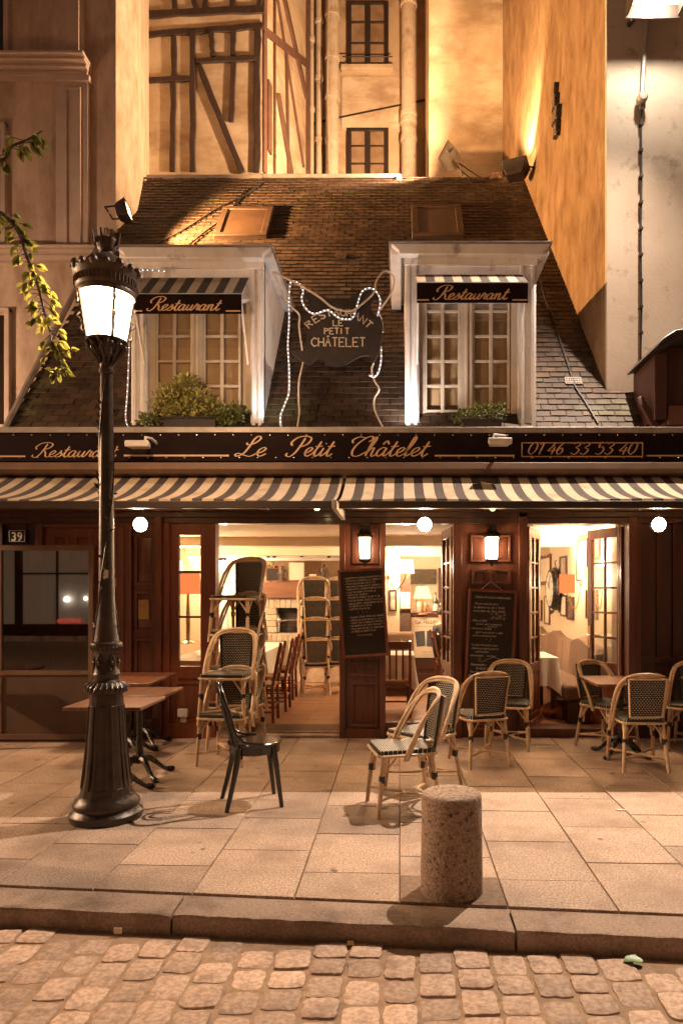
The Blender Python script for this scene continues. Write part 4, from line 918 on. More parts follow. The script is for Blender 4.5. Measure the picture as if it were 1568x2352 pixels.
cord('pale cord hanging down behind the left tip of the sign', [[(0,60),(120,320),(200,480),(330,600),(330,760),(370,1060),(380,1220),(330,1450),(325,1700),(335,1850),(310,2040)]], m_cord, .010, Y=7.78)
cord('pale cord looping down below the right side of the sign', [[(1350,600),(1390,700),(1400,830)],[(1280,1220),(1255,1320),(1290,1440),(1350,1560),(1290,1680),(1300,1830),(1400,2040)]], m_cord, .011, Y=7.79)
dcv = lambda x, y, Y: P(x, y, Y)
cord('string of blue-white lights around the left dormer edge', [[(296,985),(289,960),(293,900),(297,800),(300,700),(303,640),(316,624),(345,622),(382,625)]], m_rope, .009, 'rope_light', True, 7.98, dcv, 'rope light')
cord('black cable running down the slates by the right dormer', [[(1238,640),(1250,690),(1270,740),(1285,790),(1305,850),(1318,890),(1340,925),(1372,978)]], m_darkcord, .011, conv=lambda x, y, Y: roofp(x, y, .03))
cord('two chains lying across the slates above the left skylight', [[(600,425),(560,455),(500,485),(420,535),(360,565)],[(565,440),(520,500),(470,540),(420,580)]], m_darkcord, .012, conv=lambda x, y, Y: roofp(x, y, .03))

# ---------------------------------------------------------------- plants
def leaves(mb, c, rx, ry, rz, n, s, up=.3, seed=1, shell=.35):
    rnd = random.Random(seed)
    for _ in range(n):
        d = Vector((rnd.gauss(0,1), rnd.gauss(0,1), rnd.gauss(0,1))).normalized(); k = (shell+(1-shell)*rnd.random()**.6)
        k *= .75+.35*math.sin(d.x*5+seed)*math.sin(d.z*6+seed*2)+.1
        p = Vector((c[0]+d.x*rx*k, c[1]+d.y*ry*k, c[2]+d.z*rz*k))
        ax = (d+Vector((rnd.uniform(-.9,.9), rnd.uniform(-.9,.9), rnd.uniform(-.5,.9)+up))).normalized()
        sd = ax.orthogonal().normalized(); sd.rotate(Matrix.Rotation(rnd.uniform(0,6.28),3,ax)); ls = s*rnd.uniform(.6,1.3); nrm = ax.cross(sd)
        mb.add([p, p+ax*ls*.5+sd*ls*.28+nrm*ls*.06, p+ax*ls, p+ax*ls*.5-sd*ls*.28+nrm*ls*.06], [(0,1,2,3)])
def planter(lb, x0, x1, y1, Yp, blobs, s, lbp):
    T = thing('window_planter', lbp, 'planter', ((px(x0,Yp)+px(x1,Yp))/2, Yp, 3.3))
    MB().box(px(x0,Yp), px(x1,Yp), Yp-.09, Yp+.10, 3.27, pz(y1,Yp)).box(px(x0,Yp)-.012, px(x1,Yp)+.012, Yp-.10, Yp+.11, pz(y1,Yp), pz(y1,Yp)+.02).build('box', m_pot, T, .006)
    B = thing('shrub', lb, 'shrub', ((px(x0,Yp)+px(x1,Yp))/2, Yp, pz(y1,Yp))); st = MB(); m1, m2 = MB(), MB(); rnd = random.Random(2)
    for k, (bx, by, r1, r2, n, col) in enumerate(blobs):
        c = P(bx, by, Yp); leaves(m1 if col == 'y' else m2, c, r1*Yp/F, .16, r2*Yp/F, n, s*(1.0 if col == 'y' else .9), seed=k+3)
        b0 = Vector((px(rnd.uniform(x0+5,x1-5),Yp), Yp, pz(y1,Yp)))
        for j in range(5): st.tube([b0, (b0+c)/2+Vector((rnd.uniform(-.03,.03),0,.02)), c+Vector((rnd.uniform(-.08,.08),rnd.uniform(-.08,.04),rnd.uniform(-.03,.06)))], [.007,.005,.002], 5)
    st.build('stem', m_bark, B)
    if m1.v: m1.build('foliage', m_leaf_yellow, B)
    if m2.v: m2.build('foliage', m_leaf, B)
planter('bushy yellow-green shrub in the planter of the left dormer', 382, 500, 966, 7.9,
    [(400,905,42,28,420,'y'),(430,880,30,26,300,'y'),(455,925,42,30,420,'y'),(380,935,36,28,320,'y'),(490,940,28,24,240,'y'),(425,950,50,22,320,'y'),(530,955,36,26,460,'g'),(505,965,24,18,200,'g'),(340,965,26,16,200,'g')], .05, 'long dark planter box under the left dormer window')
planter('low fine-leaved green bush in the planter of the right dormer', 1062, 1150, 970, 7.9,
    [(1075,955,34,22,420,'g'),(1110,948,32,26,420,'g'),(1143,948,26,24,320,'g'),(1060,962,24,16,200,'g'),(1118,958,40,18,260,'g')], .034, 'small dark planter box under the right dormer window')
# tree reaching in from the left
TR = thing('tree', 'leafy tree branch hanging into view in front of the grey house', 'tree', (-4.35, 4.6, 0))
tk = MB(); tk.tube(cr([(-4.35,4.6,-.02),(-4.3,4.62,1.5),(-4.38,4.6,3.0),(-4.2,4.65,4.6),(-4.3,4.6,6.2)], 6), [.16-.13*i/24 for i in range(25)], 12)
tk.build('trunk', m_bark, TR)
rnd = random.Random(21)
def branch(pts, Y, lf, ls, n_side):
    b, l = MB(), MB(); path = cr([P(x,y,Y) if isinstance(x,(int,float)) else Vector(x) for x, y in pts], 8); n = len(path)
    b.tube(path, [.018*(1-.85*i/n) for i in range(n)], 6)
    for i in range(6, n):
        for _ in range(n_side):
            if rnd.random() > lf: continue
            p = path[i]; out_ = Vector((rnd.choice((-1,1))*rnd.uniform(.3,1), rnd.uniform(-.5,.5), rnd.uniform(-1.0,.2))).normalized()
            tip = p+out_*rnd.uniform(.02,.09); b.tube([p, tip], .0025, 4)
            for _k in range(rnd.choice((1,2,2,3))):
                ax = (out_*.7+Vector((rnd.uniform(-.5,.5), rnd.uniform(-.5,.5), -rnd.uniform(.1,.9)))).normalized(); L = ls*rnd.uniform(.7,1.2)
                sd = ax.cross(Vector((rnd.uniform(-.4,.4),1,rnd.uniform(-.4,.4)))).normalized(); nm = ax.cross(sd); w_ = L*.24; base = tip
                l.add([base, base+ax*L*.3+sd*w_+nm*.006, base+ax*L*.65+sd*w_*.85+nm*.008, base+ax*L-nm*.008, base+ax*L*.65-sd*w_*.85+nm*.008, base+ax*L*.3-sd*w_+nm*.006, base+ax*L*.5-nm*.004],
                      [(0,1,6),(1,2,6),(2,3,6),(3,4,6),(4,5,6),(5,0,6)])
    return b, l
Yt = 4.6
b1, l1 = branch([((-4.3,4.6,4.6),0),((-3.3,4.6,4.35),0),(-20,478),(40,530),(62,590),(85,650),(103,720),(122,785),(150,862)], Yt, .42, .068, 4)
o = b1.build('branch', m_bark, TR); l1.build('foliage', m_leaf_tree, o)
b1, l1 = branch([((-4.3,4.6,5.2),0),((-3.3,4.5,4.85),0),(-25,362),(30,335),(70,318),(98,300)], Yt, .30, .068, 3)
o = b1.build('branch', m_bark, TR); l1.build('foliage', m_leaf_tree, o)
cw = MB(); leaves(cw, (-4.6,4.6,6.6), 1.0, 1.0, .9, 900, .10, seed=5); leaves(cw, (-5.3,4.9,6.0), .8, .8, .6, 500, .10, seed=8); cw.build('crown', m_leaf_tree, TR)

# ---------------------------------------------------------------- across the street, seen only in reflections
OP = thing('opposite_house', 'dark house across the street with a lit shop window', 'house', (-6, -9.3, 0))
MB().box(-26,18,-9.6,-9.3,-.13,15).build('wall', m_plaster_grey, OP)
mb = MB(); mb.box(-17,-8.6,-9.3,-9.24,.1,3.4); fr = mb.build('shop_front', m_wood_dark, OP)
MB().box(-16.8,-13.2,-9.24,-9.22,.5,3.1).box(-12.9,-8.8,-9.24,-9.22,.5,3.1).build('lit_window', ME('shop_glow', (1,.58,.30), .012), fr)
MB().box(-11.75,-11.68,-9.22,-9.18,.5,3.1).box(-10.3,-10.23,-9.22,-9.18,.5,3.1).box(-12.9,-8.8,-9.22,-9.18,2.2,2.26).box(-15.1,-15.03,-9.22,-9.18,.5,3.1).build('mullion', m_dark_metal, fr)
MB().ball((-11.35,-9.1,1.35), .10, 10).ball((-10.7,-9.1,1.38), .07, 10).build('shop_lamp', ME('shop_lamp_glow', (1,.85,.65), 8), fr)
MB().box(-11.7,-10.9,-9.2,-9.15,.55,.66).build('red_light', ME('red_glow', (1,.04,.02), .7), fr)
# ---------------------------------------------------------------- street lamp
SL0 = Vector((-2.075, 5.03, 0)); ST = thing('street_lamp', 'ornate old cast-iron street lamp with glowing lantern on the pavement', 'street lamp', SL0)
mb = MB(); prof = [(.24,0),(.246,.02),(.246,.05),(.228,.066),(.216,.085),(.226,.105),(.222,.125),(.198,.15),(.188,.18)]
mb.lathe(prof, 40, SL0); mb.build('plinth', m_lamp, ST)
cone = [(.186,.17),(.172,.3),(.161,.45),(.148,.6),(.137,.75),(.130,.86),(.126,.89)]
mb = MB(); mb.lathe(cone, 16, SL0, a0=R(11))
def cr_(z):
    for (r0,z0),(r1,z1) in zip(cone, cone[1:]):
        if z0 <= z <= z1: return r0+(r1-r0)*(z-z0)/(z1-z0)
    return .13
for k in range(8):
    a0 = 2*math.pi*k/8+R(-90+8); pts = []
    for da, z in ((-.27,.23),(-.27,.5),(-.27,.80),(.0,.80),(.27,.80),(.27,.5),(.27,.23),(0,.23)):
        r_ = cr_(z)*.985; pts.append(SL0+Vector((math.cos(a0+da)*r_, math.sin(a0+da)*r_, z)))
    mb.tube(pts, .007, 6, True)
mb.build('pedestal', m_lamp, ST, sharp=20)
mb = MB(); mb.lathe([(.12,.88),(.145,.89),(.158,.915),(.156,.935),(.140,.955),(.118,.965),(.100,.98),(.097,1.0),(.106,1.02),(.098,1.04),(.088,1.08),(.086,1.12),(.092,1.16),(.10,1.185),(.122,1.20),(.126,1.225),(.120,1.24),(.098,1.25),(.094,1.27),(.086,1.32),(.073,1.42),(.064,1.52),(.0605,1.7),(.056,2.4),(.050,3.0),(.047,3.14),(.058,3.15),(.058,3.175),(.049,3.185),(.053,3.24),(.064,3.27),(.03,3.28)], 32, SL0)
for k in range(24):
    a = 2*math.pi*k/24; mb.tube([SL0+Vector((math.cos(a)*.155, math.sin(a)*.155, .90)), SL0+Vector((math.cos(a+.12)*.163, math.sin(a+.12)*.163, .925)), SL0+Vector((math.cos(a+.2)*.13, math.sin(a+.2)*.13, .96))], .010, 5)
    mb.tube([SL0+Vector((math.cos(a)*.105, math.sin(a)*.105, 1.185)), SL0+Vector((math.cos(a)*.128, math.sin(a)*.128, 1.215))], .008, 5)
for k in range(6):
    a = 2*math.pi*k/6+.3
    pts = [SL0+Vector((math.cos(a+u)*.093, math.sin(a+u)*.093, 1.10+v)) for u, v in ((-.3,0),(0,.06),(.3,0),(0,-.05))]; mb.tube(cr(pts,4,True), .006, 5, True)
    mb.ball(SL0+Vector((math.cos(a)*.088, math.sin(a)*.088, 1.10)), .02, 8)
mb.build('pole', m_lamp, ST)
rl = random.Random(4); mb = MB()
def rad(z): return .094-.033*min(1,(z-1.28)/.24)-.013*max(0,(z-1.52)/1.6)
for ph, dr in ((0,1),(math.pi,1)):
    pts = [SL0+Vector((math.cos(ph+dr*z*2.6)*(rad(z)+.004), math.sin(ph+dr*z*2.6)*(rad(z)+.004), z)) for z in [1.3+i*.045 for i in range(41)]]
    mb.tube(pts, .0055, 5)
    for i in range(0, 41):
        if rl.random() < .75:
            z = 1.3+i*.045; a = ph+dr*z*2.6; p = pts[i]; nr = Vector((math.cos(a),math.sin(a),0)); tg = Vector((-math.sin(a),math.cos(a),0))
            ax = (tg*rl.choice((-1,1))*.7+Vector((0,0,rl.uniform(.2,1)))).normalized(); sd = ax.cross(nr).normalized(); L = rl.uniform(.04,.075)
            mb.add([p, p+ax*L*.45+sd*L*.2+nr*.010, p+ax*L+nr*.016, p+ax*L*.45-sd*L*.2+nr*.010, p+ax*L*.5+nr*.003], [(0,1,4),(1,2,4),(2,3,4),(3,0,4)])
mb.build('vine_relief', m_lamp, ST)
mb = MB()
for k in range(12):
    a = 2*math.pi*k/12; cv = lambda r_, z, da=0: SL0+Vector((math.cos(a+da)*r_, math.sin(a+da)*r_, z))
    mb.tube(cr([cv(.055,3.22), cv(.075,3.26,.1), cv(.115,3.31,.05), cv(.15,3.375), cv(.158,3.40,-.05)], 4), .011, 6)
    mb.tube(cr([cv(.062,3.27,.15), cv(.10,3.30,.3), cv(.125,3.345,.2), cv(.105,3.365,.12), cv(.09,3.335,.2)], 4), .007, 5)
    mb.ball(cv(.145,3.36,.13), .018, 6)
mb.lathe([(.148,3.385),(.162,3.392),(.162,3.41),(.148,3.417),(.146,3.40)], 32, SL0)
mb.build('lantern_basket', m_lamp, ST)
for k in range(4):
    mb = MB()
    a = 2*math.pi*k/4+R(-52); cv = lambda r_, z: SL0+Vector((math.cos(a)*r_, math.sin(a)*r_, z))
    mb.tube([cv(.155,3.40), cv(.215,3.79)], .012, 6)
    mb.tube(cr([cv(.165,3.44), cv(.20,3.47), cv(.19,3.53), cv(.225,3.57), cv(.205,3.60)], 4), .007, 5); mb.ball(cv(.225,3.70), .014, 8, 1, 1, 1.8)
    mb.build('lantern_rib', m_lamp, ST)
MB().lathe([(.146,3.412),(.205,3.775)], 32, SL0).build('lantern_glass', MG('street_lamp_glow', (1,.74,.42), E['glasslamp']), ST)
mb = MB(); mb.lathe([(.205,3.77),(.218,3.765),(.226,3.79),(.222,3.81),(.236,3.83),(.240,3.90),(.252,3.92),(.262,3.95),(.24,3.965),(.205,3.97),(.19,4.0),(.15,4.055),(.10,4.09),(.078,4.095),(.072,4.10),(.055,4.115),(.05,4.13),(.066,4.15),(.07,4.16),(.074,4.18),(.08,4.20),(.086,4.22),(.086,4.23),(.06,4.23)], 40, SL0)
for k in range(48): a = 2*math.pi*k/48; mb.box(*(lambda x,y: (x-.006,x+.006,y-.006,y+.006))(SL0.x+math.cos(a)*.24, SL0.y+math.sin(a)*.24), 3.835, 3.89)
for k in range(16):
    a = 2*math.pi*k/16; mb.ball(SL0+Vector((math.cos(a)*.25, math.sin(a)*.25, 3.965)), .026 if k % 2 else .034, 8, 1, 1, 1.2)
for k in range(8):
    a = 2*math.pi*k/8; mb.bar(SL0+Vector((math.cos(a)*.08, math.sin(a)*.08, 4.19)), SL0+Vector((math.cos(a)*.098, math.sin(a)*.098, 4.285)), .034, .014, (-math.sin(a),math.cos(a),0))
mb.build('lantern_cap', m_lamp_cap_lit, ST)
mb = MB(); a = R(-70); p = SL0+Vector((math.cos(a)*.063, math.sin(a)*.063, 1.72)); mb.add([p+Vector((-.02,-.004,-.03)),p+Vector((.015,.002,-.02)),p+Vector((.018,.002,.03)),p+Vector((-.01,-.002,.04)),p+Vector((-.022,-.004,.01))],[(0,1,2,3,4)]); mb.build('torn_sticker', m_paper, ST)
lamp_light('lamp_light', 'POINT', SL0+Vector((0,0,3.60)), E['street'], (1,.60,.32), ST, size=.08)

for o_ in ST.children:
    if o_.type == 'MESH':
        for v_ in o_.data.vertices:
            if v_.co.z > 3.17: v_.co.z = 3.17+(v_.co.z-3.17)*.87
            k_ = 1-.13*min(1, max(0, (v_.co.z-.12)/.25)); v_.co.x = SL0.x+(v_.co.x-SL0.x)*k_; v_.co.y = SL0.y+(v_.co.y-SL0.y)*k_
o_ = dup(ST, (-9.6,6.2,0), 0, 'unseen street lamp copy added beyond the left edge to light the grey house')  # added out-of-view lamp that brightens the grey house wall
for c_ in o_.children:
    if c_.type == 'LIGHT': c_.data = bpy.data.lights.new('lamp_light', 'POINT'); c_.data.energy = 2100; c_.data.color = (1,.62,.36); c_.data.shadow_soft_size = .1
# ---------------------------------------------------------------- bollard
BO = Vector((.278, 3.80, 0))
tag(MB().lathe([(.165,-.02),(.166,.02),(.163,.25),(.160,.505),(.155,.522),(.145,.53),(.09,.532),(1e-5,.533)], 48, BO).build('bollard', m_bollard, sharp=60), 'short round rough granite bollard near the kerb', 'bollard')

# ---------------------------------------------------------------- terrace windscreen, number plate
Yq = 7.56; WS = thing('windscreen', 'glazed terrace windscreen with brown frame in front of the street door', 'windscreen', (-4.1, Yq, 0))
xl, xr = -6.4, px(216,Yq); mb = MB()
for x in (px(0,Yq)-.02, xr-.05, xl): mb.box(x, x+.05, Yq-.025, Yq+.025, .03, pz(1253,Yq))
mb.box(xl+.05, xr-.05, Yq-.024, Yq+.024, pz(1266,Yq), pz(1253,Yq)); mb.box(xl+.05, xr-.05, Yq-.024, Yq+.024, pz(1552,Yq), pz(1541,Yq)); mb.box(xl+.05, xr-.05, Yq-.03, Yq+.03, .03, .09)
mb.box(xl, xr, Yq-.02, Yq+.02, .0, .02)
mb.build('frame', m_brown_metal, WS, .004)
MB().box(xl+.05, xr-.05, Yq-.004, Yq+.004, pz(1541,Yq), pz(1266,Yq)).build('glass', m_glass_dark, WS)
MB().box(xl+.05, xr-.05, Yq-.012, Yq+.012, .09, pz(1552,Yq)).build('lower_panel', M('brown_sheet_panel', (.085,.045,.026), (.055,.030,.018), .55, 3, .1, 30), WS)
NP = thing('number_plate', 'small dark enamel house number plate reading 39', 'number plate', at(40,1233,7.72))
Yq = 7.76; MB().box(px(21,Yq), px(61,Yq), Yq-.012, YF+.02, pz(1247,Yq), pz(1218,Yq)).build('plate', M('black_enamel', (.015,.013,.014), rough=.25), NP, .004)
t = MB(); text(t, '39', px(40.5,Yq), pz(1243.5,Yq), Yq-.014, .135, 0, .002, sx=.95)
for a, b, c, d in ((23,1219.5,59,1220.3),(23,1244.8,59,1245.6),(23,1219.5,23.9,1245.6),(58.1,1219.5,59,1245.6)): t.quad((px(a,Yq),Yq-.014,pz(d,Yq)),(px(c,Yq),Yq-.014,pz(d,Yq)),(px(c,Yq),Yq-.014,pz(b,Yq)),(px(a,Yq),Yq-.014,pz(b,Yq)))
t.build('lettering', m_white_letter, NP)
SK = thing('power_socket', 'small grey outdoor socket box low on the side window frame', 'socket box', at(423,1640,7.72)); mb = MB(); fbox(mb, 412, 1628, 434, 1646, -.07, -.008); fbox(mb, 416, 1646, 430, 1660, -.04, -.008)
mb.build('box', m_white_plastic, SK, .006)

# ---------------------------------------------------------------- menu boards
def board(lb, x, y, w, h, tilt, Yq, fw=.03):
    T = thing('menu_board', lb, 'menu board', at(x,y,Yq)); T.rotation_euler = (0, R(tilt), 0)
    a, b = w/2, h/2
    f = MB().box(-a,-a+fw,-.018,.012,-b,b).box(a-fw,a,-.018,.012,-b,b).box(-a+fw,a-fw,-.018,.012,b-fw,b).box(-a+fw,a-fw,-.018,.012,-b,-b+fw)
    f.build('frame', m_wood_door, T, .004, local=True)
    MB().box(-a+fw,a-fw,-.006,.004,-b+fw,b-fw).build('slate', m_slateboard, T, local=True)
    return T
ACC.update({'Ô':('O','17 29 37'),'Ç':('C','20'),'Û':('U','17 29 37'),'Î':('I','17 29 37')}); CAPS['+'] = ['23 25','14 34']
B1 = board('chalk menu board tilted on the pillar between the two left doorways', 834, 1409, .50, .955, -3.4, 7.66)
t = MB(); random.seed(12); z = .375
L1 = ["- BROCHETTE D'AGNEAU AU FEU DE BOIS 21.","- FONDANT D'ENTRECÔTE À LA CRÈME 32.","- FILETS DE BAR GRILLÉS 22.50","- DUO DE BAR ET COQUILLES ST JACQUES 24.50","- COQUILLES ST JACQUES BEURRE BLANC 28.","- FILET DE BOEUF AU POIVRE 25.","- CONFIT DE CANARD 21.","- SUPRÊME DE POULET AU JUS 19.50","- PAVÉ DE SAUMON, HUILE D'OLIVE 22.50","- JOUE DE BOEUF, SAUCE BORDELAISE 22.50","+ CUISSE DE LAPIN 18.50","+ SAUTÉ DE VEAU 18.50","",
      "- SALADE D'ÉCREVISSES AUX AGRUMES 9.","- POÊLÉE DE CHAMPIGNONS À L'AIL 9.","- TARTE FINE AU CHÈVRE ET POIREAU 7.50",'- ESCARGOTS FAÇON "PETIT CHATELET" 11.50',"- FOIE-GRAS MAISON 23 (POUR DEUX)","- ENTRÉES DU MOMENT 8.50"]
for k, s in enumerate(L1):
    if not s:
        z -= .012
        for u in (-.06,-.01,.035): caps(t, '*', u, z, .022, -.008, .0022)
        z -= .047; continue
    hh = .0165; wdt = caps_width(s, hh, .8); sc_ = min(1, .42/wdt); caps(t, s, -.185+.002*k, z+random.uniform(-.002,.002), hh*sc_**.5, -.008, .0034, (lambda a, b, sc_=sc_, z=z, k=k: (-.185+(a+.185)*sc_**.5, b+(a*.02))), .8, .08)
    z -= .0305
caps(t, 'PRIX NETS EN EUROS', -.075, z-.012, .013, -.008, .0022, sp=.8)
t.build('chalk_writing', m_chalk, B1, local=True)
B2 = board('chalk menu board with wooden frame hanging behind the terrace chairs', 1127, 1461, .525, .99, 2.6, 7.66)
t = MB()
L2 = [(.045,'Cuisine française traditionnelle.',-.19,.036),(.115,'Ouvert tous les jours,',-.19,.034),(.155,'au déjeuner de 12h à 14h30,',-.20,.034),(.195,'et au dîner de 19h à 22h30',-.20,.036),(.225,'~',-.02,.05),(.275,'~',-.02,.05),(.30,'- Menu à 30.€',-.225,.036),(.335,'(entrée, plat* et dessert.)',-.17,.032),(.357,'sans boisson.',-.04,.024),(.385,'- Formule à 19.50€',-.225,.034),(.425,'(plat* verre de vin + café)',-.17,.033),(.46,'servis en semaine à midi',-.20,.031),(.50,'*      *',-.06,.03),(.52,'*',-.02,.03),
      (.56,'Les plats "fait maison" sont',-.205,.030),(.597,'élaborés sur place à partir de',-.205,.029),(.632,'produits frais.',-.16,.030),(.675,'(sauf mention)      et le four).',-.215,.028),(.775,'Réservation :',-.205,.038),(.815,'01.46.33.53.40',-.15,.036),(.852,'Tous les prix sont nets',-.215,.034),(.89,'Service compris.',-.225,.034)]
for d_, s, x_, sz in L2: text(t, s, x_, .455-d_-.01, -.008, sz*.92, .32, 0, 'LEFT', .92)
ribbons(t, [[(-.10,-.245),(-.12,-.27),(-.08,-.285),(-.02,-.255),(.04,-.235),(.09,-.245),(.10,-.265)]], lambda a, b: (a, b), .0028, -.008, nib=False)
for hx in (.075,.10): ribbons(t, [[(hx,.20),(hx-.011,.214),(hx-.006,.222),(hx,.215),(hx+.006,.222),(hx+.011,.214),(hx,.20)]], lambda a, b: (a, b), .002, -.008, nib=False)
rnd = random.Random(3)
for fx_, fz_ in ((.045,.235),(.135,.23),(.015,.195),(.05,.187),(.085,.19),(.13,.185)):
    for k in range(5): a = k*1.257; t.add([(fx_+math.cos(a)*.011+u, -.008, fz_+math.sin(a)*.011+v) for u, v in ((-.003,-.003),(.003,-.003),(.003,.003),(-.003,.003))], [(0,1,2,3)])
t.build('chalk_writing', m_chalk, B2, local=True)
MB().tube([(-.13,-.01,.49),(-.03,.0,.585)], .004, 5).tube([(-.03,.0,.585),(.10,-.01,.49)], .003, 5).build('hanging_string', m_cord, B2, local=True)
MB().ball((-.03,.005,.59), .014, 8).build('red_knot', M('red_cord', (.4,.03,.03)), B2, local=True)

# ---------------------------------------------------------------- chairs and tables
def bistro(label, loc, rz, group):
    T = thing('bistro_chair', label, 'chair', loc, rz, group); kw = dict(local=True)
    sp_ = [(-.215,-.20),(-.19,-.225),(.19,-.225),(.215,-.20),(.19,.17),(.16,.20),(-.16,.20),(-.19,.17)]
    MB().slab(sp_, .435, .472).build('seat', m_weave_seat, T, .008, **kw)
    MB().tube([(x*1.02,y*1.02,.432) for x, y in sp_], .012, 6, True).build('seat_rim', m_rattan, T, **kw)
    yb_ = lambda z: .195+(z-.44)*.135
    b = MB(); nu, nv = 8, 8; vs = []
    for s_ in (0,.012):
        for j in range(nv+1):
            z = .50+.325*j/nv; wd_ = .140+.022*j/nv
            for i in range(nu+1):
                u = -1+2*i/nu; vs.append((u*wd_, yb_(z)+.018*(1-u*u)+s_, z))
    W_ = nu+1; o = W_*(nv+1); fs = []
    for j in range(nv):
        for i in range(nu):
            a = j*W_+i; fs += [(a,a+1,a+W_+1,a+W_),(o+a,o+a+W_,o+a+W_+1,o+a+1)]
    for i in range(nu): fs += [(i,o+i,o+i+1,i+1),(nv*W_+i,nv*W_+i+1,o+nv*W_+i+1,o+nv*W_+i)]
    for j in range(nv): fs += [(j*W_,(j+1)*W_,o+(j+1)*W_,o+j*W_),(j*W_+nu,o+j*W_+nu,o+(j+1)*W_+nu,(j+1)*W_+nu)]
    b.add(vs, fs); b.build('back_panel', m_weave_back, T, **kw)
    f = MB(); c = [(-.142,.495),(-.165,.83),(.165,.83),(.142,.495)]
    f.tube([(x, yb_(z)+.026, z) for x, z in c], .0115, 6, True); f.build('back_frame', m_rattan, T, **kw)
    for s_ in (-1,1):
        p = MB(); p.tube([(s_*.142,.185,.40),(s_*.142,yb_(.5),.50),(s_*.168,yb_(.84)+.0,.845)], .013, 7)
        p.build('back_post', m_rattan_band, T, **kw)
    h = MB()
    for off, r_ in ((0,.0145),(.026,.011)):
        q = [(.236-off*.5,-.045+off,.40),(.238-off*.6,.0+off,.52),(.233-off,.09+off*.7,.68),(.205-off,.185,.80),(.13-off*.4,.238,.855-off*.8),(.0,.252,.872-off*.9)]
        pts = q+[(-x,y,z) for x, y, z in q[-2::-1]]; h.tube(cr(pts,5), r_, 8)
    for s_ in (-1,1): h.tube([(s_*.20,-.06,.425),(s_*.245,-.045,.43),(s_*.235,-.0,.43)], .008, 5)
    h.build('back_hoop', m_rattan, T, **kw)
    feet = [(-.195,-.19,-.215,-.235),(.195,-.19,.215,-.235),(-.165,.165,-.20,.235),(.165,.165,.20,.235)]
    for x0, y0, x1, y1 in feet:
        l = MB(); l.tube([(x0,y0,.44),((x0+x1)/2,(y0+y1)/2,.22),(x1,y1,0)], [.0185,.0175,.016], 8)
        l.tube([(x0*.86,y0*.93,.44),(x0*.90+x1*.04,y0*.9+y1*.06,.25)], .011, 6)
        o = l.build('leg', m_rattan, T, **kw)
        k = .62; q = Vector((x0,y0,.44)).lerp(Vector((x1,y1,0)), .38)
        MB().tube([q*.985+Vector((0,0,.026)), q*.985-Vector((0,0,.024))], .0235, 8).build('binding', m_rattan_band, o, **kw)
    for x0, y0, x1, y1 in feet:
        g = MB(); q = Vector((x0,y0,.44)).lerp(Vector((x1,y1,0)), .34)
        g.tube([q, (x0*.45,y0,.435)], .0085, 6); g.tube([q, (x0,y0*.45,.435)], .0085, 6)
        g.build('brace', m_rattan, T, **kw)
    s_ = MB(); z = .115; f_ = [Vector(a).lerp(Vector(b_), .735) for a, b_ in (((x0,y0,.44),(x1,y1,0)) for x0, y0, x1, y1 in feet)]
    s_.tube(cr([f_[0], (-.05,-.06,z), (-.04,.04,z), f_[2]], 5), .0105, 6); s_.tube(cr([f_[1], (.05,-.06,z), (.04,.04,z), f_[3]], 5), .0105, 6)
    s_.tube(cr([f_[2]+Vector((0,0,.0)), (-.04,.12,z+.012), (.04,.12,z+.012), f_[3]], 4), .0095, 6); s_.tube([(-.055,0,z),(.055,0,z)], .009, 6)
    s_.build('stretcher', m_rattan, T, **kw)
    return T
G1 = 'woven bistro chairs out on the terrace'
CH0 = bistro('bistro chair seen side-on in front, facing the street lamp, behind the bollard', (.03,5.27,0), R(-77), G1)
def bc(label, x, y, deg, z=0, group=G1): return dup(CH0, (x, y, z), R(deg), label) if group == G1 else tag(dup(CH0, (x, y, z), R(deg), label), group=group)
bc('bistro chair nested behind the side-on chair, angled toward the black bentwood chair', .20, 5.86, -46)
bc('bistro chair with its back to the street in front of the wood-framed menu board', .752, 6.66, -162)
bc('bistro chair tucked against the panelled pillar under the wall lantern', 1.13, 7.36, -14)
bc('bistro chair at the left end of the right-hand table, facing right', 2.13, 7.33, 32)
bc('bistro chair with its back to the street in front of the right-hand table', 2.18, 6.50, 179)
bc('bistro chair cut off by the right edge of the picture', 2.98, 7.22, -28)
G2 = 'bistro chairs stacked outside the left doorway'
for k, lb in enumerate(('bottom chair of the short stack of two by the side window','top chair of the short stack of two by the side window')): bc(lb, -1.62, 6.72+k*.035, -8+k*3, k*.365, G2)
for k, lb in enumerate(('lowest chair of the tall stack in the left doorway','second chair up in the tall stack in the left doorway','third chair up in the tall stack in the left doorway','topmost chair of the tall stack in the left doorway')): bc(lb, -1.66, 7.30+k*.02, -20+k*1.5, k*.365, G2)
G3 = 'bistro chairs stacked inside near the fireplace'
for k, lb in enumerate(('lowest chair of the inner stack before the fireplace','second chair up in the inner stack before the fireplace','third chair up in the inner stack before the fireplace','topmost chair of the inner stack before the fireplace')): bc(lb, -1.27+k*-.012, 10.75, 190, .05+k*.30, G3)
for k, lb in enumerate(('lowest chair of the inner stack half hidden by the menu board','second chair up in the inner stack half hidden by the menu board','third chair up in the inner stack half hidden by the menu board','topmost chair of the inner stack half hidden by the menu board')): bc(lb, -.93, 10.95, 188, .05+k*.30, G3)

